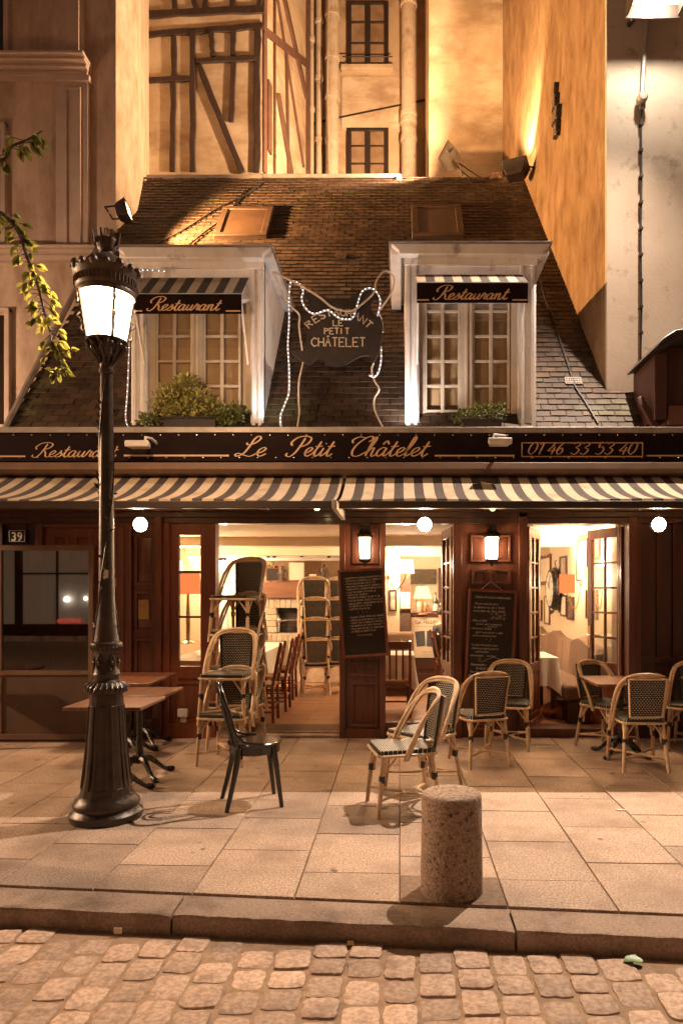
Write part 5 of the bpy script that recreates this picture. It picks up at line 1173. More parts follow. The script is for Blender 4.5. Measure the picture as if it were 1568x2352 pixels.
# black bentwood chair
BC = thing('bentwood_chair', 'black lacquered bentwood chair standing alone facing right on the pavement', 'chair', (-1.10,5.39,0), R(109)); kw = dict(local=True)
MB().lathe([(.155,.452),(.195,.447),(.203,.458),(.203,.472),(.195,.479),(.175,.479)], 40).build('seat_ring', m_bent, BC, **kw)
MB().lathe([(1e-5,.462),(.178,.462),(.178,.472),(1e-5,.470)], 32).build('cane_seat', m_cane_black, BC, **kw)
for s_ in (-1,1):
    MB().tube(cr([(s_*.15,-.12,.45),(s_*.165,-.145,.25),(s_*.185,-.175,0)],4), [.021]*4+[.019,.018,.017,.016,.015], 10).build('leg', m_bent, BC, **kw)
    MB().tube(cr([(s_*.145,.13,.46),(s_*.16,.165,.25),(s_*.185,.225,0)],4), [.022]*4+[.02,.019,.018,.017,.016], 10).build('leg', m_bent, BC, **kw)
h = MB(); q = [(.145,.135,.42),(.160,.165,.55),(.178,.21,.72),(.165,.245,.83),(.10,.262,.90),(0,.268,.92)]
h.tube(cr(q+[(-x,y,z) for x,y,z in q[-2::-1]],5), .0155, 10)
for k_, (w_, top) in enumerate(((.098,.83),(.062,.77))):
    q = [(.085-.03*k_,.165,.46),(w_,.20,.60),(w_*.98,.225,.70),(w_*.6,.243,top-.03),(0,.25,top)]; h.tube(cr(q+[(-x,y,z) for x,y,z in q[-2::-1]],5), .0105, 8)
h.build('back_hoop', m_bent, BC, **kw)
h = MB()
for s_ in (-1,1): h.tube(cr([(s_*.172,.20,.68),(s_*.19,.16,.56),(s_*.20,.08,.495),(s_*.205,-.04,.478)],5), .011, 8)
for a in range(4): 
    an = a*math.pi/2+.8; c_, s2 = math.cos(an)*.15, math.sin(an)*.15
    h.tube(cr([(c_*1.04,s2*1.04,.36),(c_*.95,s2*.95,.425),(c_*.6-s2*.45,s2*.6+c_*.45,.445)],4), .008, 6); h.tube(cr([(c_*1.04,s2*1.04,.36),(c_*.95,s2*.95,.425),(c_*.6+s2*.45,s2*.6-c_*.45,.445)],4), .008, 6)
h.build('bentwood_brace', m_bent, BC, **kw)
MB().lathe([(.182,.395),(.19,.395),(.19,.447),(.182,.447)], 40).build('apron', m_bent, BC, **kw)

def cafe_table(label, x, y, w, d, group, wood=None):
    T = thing('cafe_table', label, 'table', (x,y,0), 0, group); kw = dict(local=True)
    MB().box(-w/2,w/2,-d/2,d/2,.712,.74).build('tabletop', m_table, T, .006, **kw)
    b = MB(); b.lathe([(.04,.12),(.05,.15),(.035,.2),(.026,.25),(.034,.30),(.026,.34),(.024,.6),(.032,.63),(.024,.66),(.05,.69),(.10,.712)], 14)
    for a in (45,135,225,315):
        c_, s_ = math.cos(R(a)), math.sin(R(a)); b.tube(cr([(c_*.03,s_*.03,.15),(c_*.09,s_*.09,.15),(c_*.17,s_*.17,.085),(c_*.235,s_*.235,.035),(c_*.29,s_*.29,.02)],4), [.034,.034,.033,.03,.028,.026,.024,.022,.02,.019,.018,.018,.018,.02,.024,.026,.022], 8)
        b.ball((c_*.295,s_*.295,.022), .032, 8, 1, 1, .7)
        b.tube([(c_*.02,s_*.02,.7),(c_*.2,s_*.2,.705)], .014, 6)
    b.build('pedestal', m_iron, T, **kw); return T
GT = 'wooden cafe tables on iron pedestals'
cafe_table('cafe table nearest the street, half hidden by the street lamp', -2.22, 5.57, .585, .56, GT)
cafe_table('cafe table directly behind the one half hidden by the street lamp', -2.25, 6.15, .585, .56, GT)
cafe_table('third cafe table back along the windscreen end', -2.66, 6.94, .585, .56, GT)
cafe_table('cafe table against the panelled pilaster beside the street door', -2.68, 7.42, .585, .38, GT)
cafe_table('cafe table between the right-hand bistro chairs', 2.17, 6.96, .66, .70, GT)
cafe_table('cafe table cut off by the right edge behind the last chair', 3.20, 6.92, .66, .70, GT)
cafe_table('cafe table cut off by the left edge before the windscreen', -4.42, 7.15, .60, .60, GT)
# litter
tag(MB().slab([(P(1421,1864,1)*0+Vector((1.58,5.19,0)))[:2],(1.66,5.18),(1.65,5.20),(1.59,5.215)], .002, .006).build('paper_scrap', m_paper), 'small white paper scrap on the bright slabs right of the bollard', 'litter')
lf = MB(); c = Vector((1.06,3.235,-.086)); lf.add([c+Vector(v) for v in ((-.045,0,0),(-.02,.03,.012),(.02,.028,.02),(.05,.0,.006),(.03,-.03,.004),(-.01,-.03,.014),(0,0,.006))],[(0,1,6),(1,2,6),(2,3,6),(3,4,6),(4,5,6),(5,0,6)])
tag(lf.build('fallen_leaf', M('bright_leaf', (.05,.20,.012), (.035,.14,.01), .4, 20)), 'bright green fallen leaf in the gutter at the right', 'leaf')
tag(MB().box(-.03,.0,0,.012,0,.02).move((-.22,3.385,-.088)).build('crushed_packet', m_brass, bevel=.002), 'tiny crushed packet lying in the gutter below the kerb middle', 'litter')
tag(MB().box(-.02,.02,0,.006,0,.03).move((-1.39,3.50,-.088)).build('paper_wrapper', m_paper, bevel=.002), 'small pale wrapper against the kerb face at the left', 'litter')
# ---------------------------------------------------------------- dining room
DRm = thing('dining_room', 'bright cream dining room seen through the open doorways', 'room', (-.4, 10, 0))
XL, XR, YB, ZC, ZF = -3.5, 2.45, 12.6, 2.375, .05
mb = MB(); ts = .30; rnd = random.Random(6)
x = XL
while x < XR:
    y = 7.92+.42
    while y < 13.4:
        mb.box(x+.003, min(x+ts,XR)-.003, y+.003, y+ts-.003, 0, ZF); y += ts
    x += ts
tag(mb.build('floor', m_tile_floor), kind='structure')
tag(MB().box(XL,XR,7.9,13.6,-.02,ZF-.004).build('floor_bed', m_joint), kind='structure')
mb = MB()
for i in range(90):
    for j in range(7):
        if fx(496) < XL+1.2+i*.03 < fx(780): mb.box(XL+1.2+i*.03, XL+1.2+i*.03+.022, 7.95+j*.05, 7.95+j*.05+.03, ZF-.003, ZF+.006)
tag(mb.build('entrance_mat', M('woven_mat', (.22,.14,.08), (.15,.09,.05), .9, 30)), 'ribbed woven mat just inside the left doorway', 'mat')
MB().box(XL-.1,XL,7.95,13.6,0,2.7).box(XR,XR+.012,7.95,13.6,0,2.7).box(XL,-.62,YB,YB+.1,0,2.7).box(-.62,XR,13.3,13.4,0,2.7).box(-.72,-.62,YB+.1,13.3,0,2.7).build('wall', m_cream, DRm)
MB().box(XL,XR,7.95,13.5,ZC,2.5).build('ceiling', m_ceiling, DRm)
MB().box(XL,XR,10.0,10.35,2.25,ZC).box(XL,XR,11.6,11.8,2.2,ZC).build('ceiling_beam', m_ceiling, DRm)
wb = lambda x0,y0,x1,y1,Y,d,mb: mb.box(px(x0,Y),px(x1,Y),Y-d,Y,pz(y1,Y),pz(y0,Y))
MB().box(-.25,.0,11.2,11.5,ZF,ZC).build('wall', m_cream, DRm)
MB().box(.0,.175,11.4,11.55,ZF,2.0).build('wall_hanging', M('dark_tapestry', (.08,.045,.03), (.12,.07,.04), .9, 20), DRm)
mb = MB(); wb(500,1283,523,1600,YB,.06,mb); wb(500,1283,790,1289,YB,.06,mb); mb.build('white_casing', m_white_frame, DRm)
# fireplace
FP = thing('fireplace', 'brick fireplace with heavy oak mantel at the back of the room', 'fireplace', (-1.75, YB-.2, ZF))
Yfp = 12.3
mb = MB(); mb.box(px(606,Yfp), px(800,Yfp), Yfp-.12, YB, pz(1376,Yfp), pz(1337,Yfp)); mb.build('mantel', m_beam, FP, .02)
mb = MB()
for k in range(15): mb.box(px(606+k*12.6,Yfp)+.002, px(606+(k+1)*12.6,Yfp)-.004, Yfp-.03, Yfp+.12, pz(1398,Yfp)+.003, pz(1377,Yfp))
for r_ in range(4):
    for xx in (608,): mb.box(px(xx,Yfp), px(xx+(26 if r_ % 2 else 28),Yfp), Yfp, YB-.002, pz(1455-r_*14,Yfp)+.004, pz(1455-(r_+1)*14,Yfp)-.002)
    mb.box(px(758,Yfp), px(786,Yfp), Yfp, YB-.002, pz(1455-r_*14,Yfp)+.004, pz(1455-(r_+1)*14,Yfp)-.002)
for k in range(16): mb.box(px(604+k*12,Yfp)+.002, px(604+(k+1)*12,Yfp)-.004, Yfp-.18, YB-.003, pz(1474,Yfp), pz(1456,Yfp)-.003)
mb.box(px(602,Yfp), px(796,Yfp), Yfp-.16, YB-.004, ZF, pz(1475,Yfp))
mb.build('brick_surround', m_stone, FP, .008)
mb = MB(); wb(634,1396,760,1458,YB-.02,.01,mb); mb.build('firebox', m_soot, FP)
an = MB(); an.tube([P(642,1427,12.25),P(700,1424,12.25)], .012, 6); an.ball(P(641,1426,12.24), .045, 10); an.tube([P(641,1428,12.26),P(641,1452,12.26)], .014, 6); an.build('andiron', m_chrome, FP)
mb = MB(); wb(524,1290,790,1336,YB-.002,.02,mb); mb.build('overmantel_panel', M('brown_overmantel', (.30,.19,.11), (.22,.13,.075), .35, 2), FP)
def stand(name, lb, cat, x, y, Yq, mbm, mat, part, group=None):
    T = thing(name, lb, cat, at(x,y,Yq), 0, group); mbm.build(part, mat, T); return T
Ym = 12.28; zm = pz(1336,Ym)
for x, lb, hgt in ((648,'dark standing statuette on the mantel left of the certificate',.27),(743,'dark statuette with a cape on the mantel right of the certificate',.30)):
    X0 = px(x,Ym); s = hgt/.27; m = MB()
    m.lathe([(.055*s,0),(.05*s,.02*s),(.03*s,.03*s),(.042*s,.08*s),(.05*s,.13*s),(.055*s,.17*s),(.05*s,.20*s),(.02*s,.215*s),(.022*s,.225*s),(.028*s,.24*s),(.02*s,.262*s),(1e-5,.27*s)], 12, (X0,Ym,zm))
    m.tube([(X0-.05*s,Ym,zm+.195*s),(X0-.075*s,Ym-.02,zm+.13*s),(X0-.03*s,Ym-.04,zm+.10*s)], .016*s, 6).tube([(X0+.05*s,Ym,zm+.195*s),(X0+.07*s,Ym-.02,zm+.13*s),(X0+.05*s,Ym-.03,zm+.06*s)], .016*s, 6)
    stand('statuette', lb, 'statuette', x, 1336, Ym, m, M('dark_bronze', (.07,.045,.03), (.12,.08,.05), .45, 20), 'figure')
def frame_on(lb, x0, y0, x1, y1, Yq, mat, fmat=m_wood_dark, fw=.02, name='picture_frame', cat='picture', writing=None):
    a, b, c, d = px(x0,Yq), px(x1,Yq), pz(y1,Yq), pz(y0,Yq); T = thing(name, lb, cat, ((a+b)/2, Yq, c))
    MB().box(a,a+fw,Yq-.02,Yq,c,d).box(b-fw,b,Yq-.02,Yq,c,d).box(a+fw,b-fw,Yq-.02,Yq,c,c+fw).box(a+fw,b-fw,Yq-.02,Yq,d-fw,d).build('frame', fmat, T)
    MB().box(a+fw,b-fw,Yq-.010,Yq-.002,c+fw,d-fw).build('print', mat, T); return T
T = frame_on('framed pale certificate standing on the mantel', 662, 1292, 700, 1335, Ym, m_paper, m_brass, .012)
frame_on('small dark framed print on the mantel beside the caped statuette', 708, 1318, 729, 1336, Ym-.03, m_paper, m_wood_dark, .012)
frame_on('small slate sign with wooden edge on the mantel behind the topmost outdoor chair', 612, 1306, 641, 1336, Ym, m_slateboard, m_beam, .01)
fv = thing('vase_of_flowers', 'vase of green leaves and red flowers on the mantel', 'vase', at(622,1336,Ym+.1)); c = P(622,1330,Ym+.12); MB().lathe([(.03,-.06),(.045,0),(.03,.05)], 12, c).build('vase', m_pot, fv)
m = MB(); leaves(m, c+Vector((0,0,.13)), .15, .08, .12, 120, .06); m.build('leaves', m_leaf, fv); m = MB(); [m.ball(c+Vector((dx,-.05,dz)), .025, 8) for dx, dz in ((.08,.2),(-.03,.16))]; m.build('flower', M('red_petals', (.35,.06,.03)), fv)
gl = thing('garland', 'thin paper garland strung along the wall above the fireplace', 'garland', P(660,1277,YB-.03)); m = MB(); m.tube(cr([P(570,1275,YB-.03),P(620,1278,YB-.03),P(690,1274,YB-.03),P(775,1279,YB-.03)],5), .004, 5)
m.build('string', m_darkcord, gl); m = MB()
for x, y in ((616,1280),(630,1279),(693,1276),(755,1279)): q = P(x,y,YB-.04); m.box(q.x-.03,q.x+.03,q.y,q.y+.006,q.z-.035,q.z+.03)
m.build('paper_charm', m_pot, gl)
# pictures, clock and lamps on the right wall
def wall_frame(lb, x0, y0, x1, y1, mat, fmat=m_wood_dark, fw=.025):
    Xw = XR-.004; Y0, Y1 = (Xw-.01)*F/(x0-VX), (Xw-.01)*F/(x1-VX); Ya, Yb_ = min(Y0,Y1), max(Y0,Y1); Ymid = (Ya+Yb_)/2
    z1, z0 = pz(y0,Ymid), pz(y1,Ymid); T = thing('picture_frame', lb, 'picture', (Xw,Ymid,z0))
    MB().box(Xw-.025,Xw,Ya,Ya+fw,z0,z1).box(Xw-.025,Xw,Yb_-fw,Yb_,z0,z1).box(Xw-.025,Xw,Ya+fw,Yb_-fw,z0,z0+fw).box(Xw-.025,Xw,Ya+fw,Yb_-fw,z1-fw,z1).build('frame', fmat, T)
    MB().box(Xw-.012,Xw-.003,Ya+fw,Yb_-fw,z0+fw,z1-fw).build('print', mat, T)
wall_frame('large dark framed engraving high on the right wall', 1325, 1240, 1350, 1336, m_pic)
wall_frame('narrow dark framed print above the orange lampshade', 1286, 1279, 1301, 1325, m_pic)
wall_frame('ornate reddish carved frame left of the round clock', 1240, 1276, 1265, 1345, m_paper, m_wood_door, .06)
wall_frame('slim black framed sketch below the orange lampshade', 1288, 1368, 1301, 1417, m_paper)
wall_frame('dark framed photograph below and right of the orange lampshade', 1303, 1372, 1317, 1425, m_pic_red, m_wood_dark, .03)
wall_frame('dark poster with red spots behind the yellow lampshade', 1346, 1346, 1372, 1424, m_pic_red)
wall_frame('small print at the top of the wall behind the open door', 1364, 1233, 1378, 1287, m_pic)
wall_frame('tall pale wooden frame below the clock', 1251, 1370, 1262, 1435, m_paper, m_beam)
wall_frame('dark framed print low on the wall by the left door leaf', 1234, 1380, 1244, 1427, m_pic)
CK = thing('wall_clock', 'big round dark-rimmed clock on the right wall', 'clock', (XR-.05,10.95,pz(1353,10.95)))
cc = Vector((XR-.02,10.95,pz(1354,10.95))); Mr = Matrix.Rotation(R(-90),3,'Y')
MB().lathe([(.30,0),(.335,.03),(.335,.06),(.30,.08),(.30,.12),(.275,.128),(.262,.122)], 40, cc, Mr).build('rim', m_iron, CK)
FC = MB().lathe([(.263,.1235),(1e-5,.124)], 40, cc, Mr).build('dial', m_clockface, CK)
hd = MB(); f = cc.x-.129
for a, L, w_ in ((-35,.14,.014),(15,.20,.009)): hd.bar((f,cc.y,cc.z), (f,cc.y-math.sin(R(a))*L,cc.z+math.cos(R(a))*L), w_, .004, (1,0,0))
for k in range(12): a = k*math.pi/6; hd.bar((f,cc.y-math.sin(a)*.20,cc.z+math.cos(a)*.20), (f,cc.y-math.sin(a)*.24,cc.z+math.cos(a)*.24), .012, .003, (1,0,0))
hd.build('hands_and_marks', m_iron, CK)
MB().tube([cc+Vector((-.1,0,-.33)), cc+Vector((-.1,0,-.38)), cc+Vector((-.06,0,-.34))], .02, 6).tube([cc+Vector((-.02,0,.33)),cc+Vector((-.04,0,.42)),cc+Vector((-.01,0,.44))], .008, 6).build('fitting', m_iron, CK)
def shade_lamp(lb, c, r0, r1, h, mat, energy, col, wallp=None, name='wall_sconce', cat='lamp', base=None):
    c = Vector(c); T = thing(name, lb, cat, c)
    MB().lathe([(r0,-h/2),(r1,h/2),(r1-.006,h/2),(r0-.006,-h/2)], 24, c).build('shade', mat, T)
    a = MB()
    if wallp is not None:
        wp = Vector(wallp); a.tube(cr([wp, wp.lerp(c,.35)+Vector((0,0,-h*1.3)), wp.lerp(c,.8)+Vector((0,0,-h*1.0)), c+Vector((0,0,-h*.4))],5), .010, 6); a.lathe([(.03,0),(.03,.012),(1e-5,.02)], 10, wp, Matrix.Rotation(R(90),3,'X')); a.tube(cr([c+Vector((0,0,-h*.9)),c+Vector((.05,0,-h*.8)),c+Vector((.04,0,-h*.65)),c+Vector((.01,0,-h*.72))],4), .008, 5)
    if base: a.lathe([(.09,-base),(.09,-base+.015),(.025,-base+.04),(.03,-base*.6),(.015,-h*.4),(1e-5,-h*.38)], 14, c)
    a.build('stand' if base else 'bracket', m_brass, T)
    if energy: lamp_light('lamp_light', 'POINT', c+Vector((0,0,h*.1)), energy, col, T, size=.06)
    return T
sh_w = MG('white_shade_glow', (1,.78,.48), 2.5); sh_y = MG('yellow_shade_glow', (1,.70,.30), .9, .3); sh_o = MG('orange_shade_glow', (1,.25,.07), .45, .25); sh_c = MG('cream_shade_glow', (1,.66,.32), .8, .3)
RW = (1,.74,.50)
shade_lamp('white shaded sconce on a curled bracket in the middle doorway', at(933,1302,10.9), .125, .095, .21, sh_w, E['room']*.8, RW, at(893,1325,11.18))
shade_lamp('square orange lampshade on the right wall beside the clock', (2.25,9.55,pz(1342,9.55)), .102, .102, .25, sh_o, E['room']*.5, RW, (2.44,9.55,pz(1342,9.55)))
shade_lamp('yellow glowing lampshade half hidden by the right door leaf', (2.33,8.5,pz(1330,8.5)), .11, .11, .27, sh_y, E['room']*.7, RW, (2.44,8.5,pz(1330,8.5)))
shade_lamp('cream table lamp standing on the sideboard', at(970,1362,11.95), .155, .10, .20, sh_c, E['room']*.4, RW, None, 'table_lamp', 'lamp', .38)
shade_lamp('sconce with pale shade at the left end of the dining room', (-3.25,10.3,1.95), .12, .09, .22, sh_w, E['room']*1.3, RW, (-3.49,10.3,1.9))
shade_lamp('orange lampshade seen through the narrow side window', at(432,1340,9.4), .17,.15,.30, sh_o, 0, RW, None, 'table_lamp', 'lamp', .8)
shade_lamp('small cream lampshade behind the tall stack of chairs', at(512,1330,12.2), .14,.11,.22, sh_c, E['room']*.6, RW, at(505,1330,12.58))
# sideboard, its bottles, poster
Ys = 12.0; SB = thing('sideboard', 'dark wooden sideboard at the back of the middle doorway', 'sideboard', (.5, Ys, ZF))
mb = MB().box(.18,1.0,Ys,Ys+.5,ZF,pz(1412,Ys)-.04); mb.box(.18,1.0,Ys-.03,Ys,ZF,.22).box(.18,1.0,Ys-.018,Ys,.30,.46)
mb.build('cabinet', m_wood_dark, SB, .004); MB().box(.15,1.05,Ys-.06,Ys+.53,pz(1412,Ys)-.04,pz(1408,Ys)).build('top', m_wood, SB, .006)
zt = pz(1408,Ys)
PO = thing('poster', 'Gé. PELLINI exhibition poster taped to the front of the sideboard', 'poster', at(980,1512,11.96)); Yp = Ys-.028
MB().box(px(944,Yp),px(1017,Yp),Yp-.003,Yp+.002,pz(1512,Yp),pz(1418,Yp)).build('sheet', M('poster_paper', (.70,.58,.42), (.66,.54,.38), .6, 3), PO)
t = MB(); tw = lambda s, x, y, sz, al='CENTER': text(t, s, px(x,Yp), pz(y,Yp), Yp-.006, sz, 0, 0, al)
tw('Gé. PELLINI', 980, 1434, .080); tw('Du 1er au 30 novembre 2021', 980, 1441, .028); tw('Galerie Artimuse', 984, 1500, .03); tw('rue Saint-Louis en l’Ile', 984, 1505, .022); tw('Tous les jours de 11h à 19h', 984, 1509, .022)
t.build('lettering', m_dark_metal, PO)
t = MB()
for q in (((952,1452),(975,1450),(977,1485),(957,1487)),((980,1450),(1006,1452),(1003,1488),(979,1486))): t.add([(px(x,Yp),Yp-.006,pz(y,Yp)) for x, y in q], [(0,1,2,3)])
t.build('picture', M('dark_grey_ink', (.05,.055,.06), (.08,.08,.085), .7, 30), PO)
def bottle(lb, x, h, r, mat, prof='b', name='bottle', label=None):
    c = Vector((px(x,Ys+.1), Ys+.1, zt)); T = thing(name, lb, name, c)
    P_ = [(r,0),(r,h*.55),(r*.9,h*.62),(r*.35,h*.72),(r*.32,h*.97),(r*.38,h),(1e-5,h)] if prof == 'b' else [(r,0),(r*1.05,h*.3),(r*.75,h*.65),(r*.5,h*.78),(r*.75,h),(r*.68,h)]
    MB().lathe(P_, 16, c).build('body', mat, T)
    if label: MB().lathe([(r+.001,h*.08),(r+.001,h*.42)], 16, c).build('label', m_paper, T)
m_carafe = glass('clear_glass', (.95,.95,.93), .12); m_bottle = M('green_bottle', (.02,.03,.012), rough=.12)
bottle('dark wine bottle with pale label on the sideboard', 1000, .34, .042, m_bottle, label=True); bottle('clear carafe on the sideboard left of the wine bottle', 991, .24, .045, m_carafe, 'c', 'carafe'); bottle('clear carafe on the sideboard right of the wine bottle', 1011, .24, .045, m_carafe, 'c', 'carafe')
bottle('small red tin on the sideboard beside the picture book', 982, .13, .03, M('red_tin', (.35,.08,.04), rough=.4), 'c', 'tin'); bottle('small glass candle holder at the left end of the sideboard', 944, .12, .03, m_carafe, 'c', 'glass')
frame_on('small painted picture leaning on the sideboard below the table lamp', 955, 1380, 978, 1408, Ys+.05, m_pic, m_beam, .01)
frame_on('dark mirror with reflections behind the table lamp', 942, 1309, 1002, 1343, 13.26, M('dark_mirror', (.10,.085,.05), (.16,.12,.07), .12, 6), m_wood_dark, .03, 'mirror', 'mirror')
frame_on('brown cupboard front on the back wall right of the mirror', 1006, 1306, 1040, 1420, 13.27, M('brown_cupboard', (.13,.05,.03), (.09,.035,.02), .5, 4), m_wood, .05, 'wall_cupboard', 'cupboard')
frame_on('pale framed drawing on the dark wall hanging', 917, 1358, 944, 1401, 11.38, m_paper, m_beam, .018)
frame_on('dark framed print on the cream wall below the curled sconce', 893, 1356, 911, 1405, 11.19, m_pic, m_wood_dark, .022)
# banquettes
def banquette(lb, x0, x1, y0, y1, along, group='upholstered banquettes'):
    T = thing('banquette', lb, 'banquette', ((x0+x1)/2,(y0+y1)/2,ZF), 0, group)
    if along == 'Y':
        MB().box(x0+.02,x1-.12,y0,y1,.30,.50).build('seat_cushion', m_sofa, T, .05, seg=4); MB().box(x0+.05,x1,y0,y1,ZF,.30).build('base', m_wood_dark, T)
        b = MB(); n = 40; k = max(1, round((y1-y0)/1.3)); vs = []
        for i in range(n+1):
            y = y0+(y1-y0)*i/n; f = (i*k/n) % 1; zt_ = .93+.08*math.exp(-((f-.5)/.22)**2)
            vs += [(x1-.16,y,.45),(x1-.13,y,zt_-.02),(x1-.09,y,zt_),(x1-.012,y,zt_),(x1-.012,y,.45)]
        b.add(vs, [(i*5+j,i*5+j+1,i*5+j+6,i*5+j+5) for i in range(n) for j in range(4)]+[(0,1,2,3,4),tuple(n*5+j for j in range(4,-1,-1))]); b.build('backrest', m_sofa, T, sharp=60)
    else:
        MB().box(x0,x1,y0,y1-.12,.30,.50).build('seat_cushion', m_sofa, T, .05, seg=4); MB().box(x0,x1,y0+.05,y1-.12,ZF,.30).build('base', m_wood_dark, T)
        MB().box(x0,x1,y1-.15,y1-.02,.45,.98).build('backrest', m_sofa, T, .05, seg=4)
banquette('nearer brown banquette along the right wall', 1.93, 2.45, 8.35, 10.1, 'Y'); banquette('farther brown banquette along the right wall', 1.93, 2.45, 10.12, 12.9, 'Y')
banquette('brown banquette against the cream wall in the middle doorway', -.45, .22, 10.55, 11.18, 'X')
# tables with cloths
def cloth_table(lb, x0, x1, y0, y1, lbc, h=.80, drop=.34):
    T = thing('dining_table', lb, 'table', ((x0+x1)/2,(y0+y1)/2,ZF), 0, 'dining tables'); MB().box(x0+.01,x1-.01,y0+.01,y1-.01,h-.03,h-.004).build('tabletop', m_table, T)
    for x in (x0+.06,x1-.06):
        for y in (y0+.06,y1-.06): MB().box(x-.03,x+.03,y-.03,y+.03,ZF,h-.03).build('leg', m_wood_dark, T)
    b = MB(); per = []; N = 18
    for (a, c, d, e) in ((x0,y0,x1,y0),(x1,y0,x1,y1),(x1,y1,x0,y1),(x0,y1,x0,y0)):
        for i in range(N): t = i/N; per.append((a+(d-a)*t, c+(e-c)*t, t))
    n = len(per); cx, cy = (x0+x1)/2, (y0+y1)/2; vs = [(x,y,h) for x, y, t in per]
    for x, y, t in per:
        k = abs(t-.0); co = max(0, 1-min(t,1-t)*5); dx, dy = x-cx, y-cy; L = math.hypot(dx,dy); w = .012+.018*math.sin(t*22)+.05*co
        vs.append((x+dx/L*w*.5, y+dy/L*w*.5, h-drop*.5-.03*co))
    for x, y, t in per:
        co = max(0, 1-min(t,1-t)*5); dx, dy = x-cx, y-cy; L = math.hypot(dx,dy); w = .02+.03*math.sin(t*22)+.07*co
        vs.append((x+dx/L*w, y+dy/L*w, h-drop-.16*co))
    fs = [tuple(range(n))]+[(r_*n+i,(r_+1)*n+i,(r_+1)*n+(i+1)%n,r_*n+(i+1)%n) for r_ in range(2) for i in range(n)]
    b.add(vs, fs); c = thing('tablecloth', lbc, 'tablecloth', ((x0+x1)/2,(y0+y1)/2,h), 0, 'white tablecloths'); b.build('cloth', m_cloth, c, sharp=60)
cloth_table('long dining table under white cloths before the fireplace', -2.75, -1.78, 8.25, 11.3, 'white cloth over the long table before the fireplace')
cloth_table('small dining table behind the pillar in the middle doorway', -.45, .185, 8.95, 9.65, 'white cloth hanging in a point in the middle doorway')
cloth_table('dining table by the banquette in the right doorway', 1.38, 1.93, 8.62, 9.5, 'white cloth on the table beside the right-hand banquette')
def goblet(lb, x, y, z):
    T = thing('wine_glass', lb, 'glass', (x,y,z)); MB().lathe([(.035,0),(.006,.008),(.005,.08),(.03,.105),(.038,.15),(.033,.19)], 16, (x,y,z)).build('bowl', m_carafe, T)
goblet('wine glass standing at the far end of the long white table', -1.98, 10.4, .80)
goblet('wine glass at the near end of the long white table', -2.0, 8.7, .80); goblet('wine glass on the small table behind the pillar', .05, 9.3, .80); goblet('wine glass on the table by the right-hand banquette', 1.74, 8.9, .80)
# wooden dining chairs
def wood_chair(label, loc, rz, group, vert=False):
    T = thing('dining_chair', label, 'chair', loc, rz, group); kw = dict(local=True)
    MB().slab([(-.21,-.2),(.21,-.2),(.18,.19),(-.18,.19)], .42, .46).build('seat', M('rush_seat', (.42,.27,.14), (.32,.19,.09), .8, 40), T, .012, **kw)
    for s_ in (-1,1):
        MB().box(s_*.19-.017,s_*.19+.017,-.2,-.166,0,.42).build('leg', m_wood_door, T, .004, **kw)
        MB().bar((s_*.17,.19,0),(s_*.17,.18,.44),.034,.034).bar((s_*.17,.18,.43),(s_*.165,.28,.95),.032,.034).build('back_post', m_wood_door, T, .004, **kw)
    b = MB()
    if vert:
        b.bar((-.16,.272,.90),(.16,.272,.90),.018,.09,(0,0,1))
        for u in (-.08,0,.08): b.bar((u,.20,.47),(u,.268,.87),.022,.012)
    else:
        for z_, y_ in ((.60,.21),(.72,.235),(.86,.262)): b.bar((-.16,y_,z_),(.16,y_,z_),.016,.07,(0,0,1))
    b.build('back_slat', m_wood_door, T, .004, **kw)
    b = MB()
    for z_ in (.13,.24): b.bar((-.19,-.18,z_),(-.17,.185,z_),.02,.02).bar((.19,-.18,z_),(.17,.185,z_),.02,.02)
    b.bar((-.19,-.18,.3),(.19,-.18,.3),.02,.02,(0,0,1)).bar((-.17,.185,.2),(.17,.185,.2),.02,.02,(0,0,1)); b.build('stretcher', m_wood_door, T, **kw)
    return T
G4 = 'red-brown wooden chairs along the long table'
WC = wood_chair('nearest red-brown wooden chair along the long white table', (-1.68,8.55,ZF), R(-90), G4)
dup(WC, (-1.66,9.35,ZF), R(-90), 'second red-brown wooden chair along the long white table'); dup(WC, (-1.72,10.35,ZF), R(-90), 'farthest red-brown wooden chair along the long white table')
W2 = wood_chair('wooden chair with upright back bars tucked under the middle doorway table', (-.04,8.92,ZF), R(180), 'wooden chairs in the middle doorway', True)
W3 = dup(WC, (.78,11.2,ZF), R(96), 'red-brown wooden chair the seated diner is sitting on'); W3['group'] = 'wooden chairs in the middle doorway'
bag = thing('paper_bag', 'crumpled orange paper bag under the banquette in the right doorway', 'bag', (1.98,8.7,ZF))
rb = random.Random(8); m = MB().ball((1.93,8.75,ZF+.10), .15, 14, 1.3, .8, .7); m.v = [(x+rb.uniform(-.02,.02),y+rb.uniform(-.02,.02),max(ZF,z+rb.uniform(-.02,.02))) for x,y,z in m.v]; m.build('bag', M('orange_paper', (.40,.15,.05), (.3,.10,.03), .7, 15), bag, sharp=20)
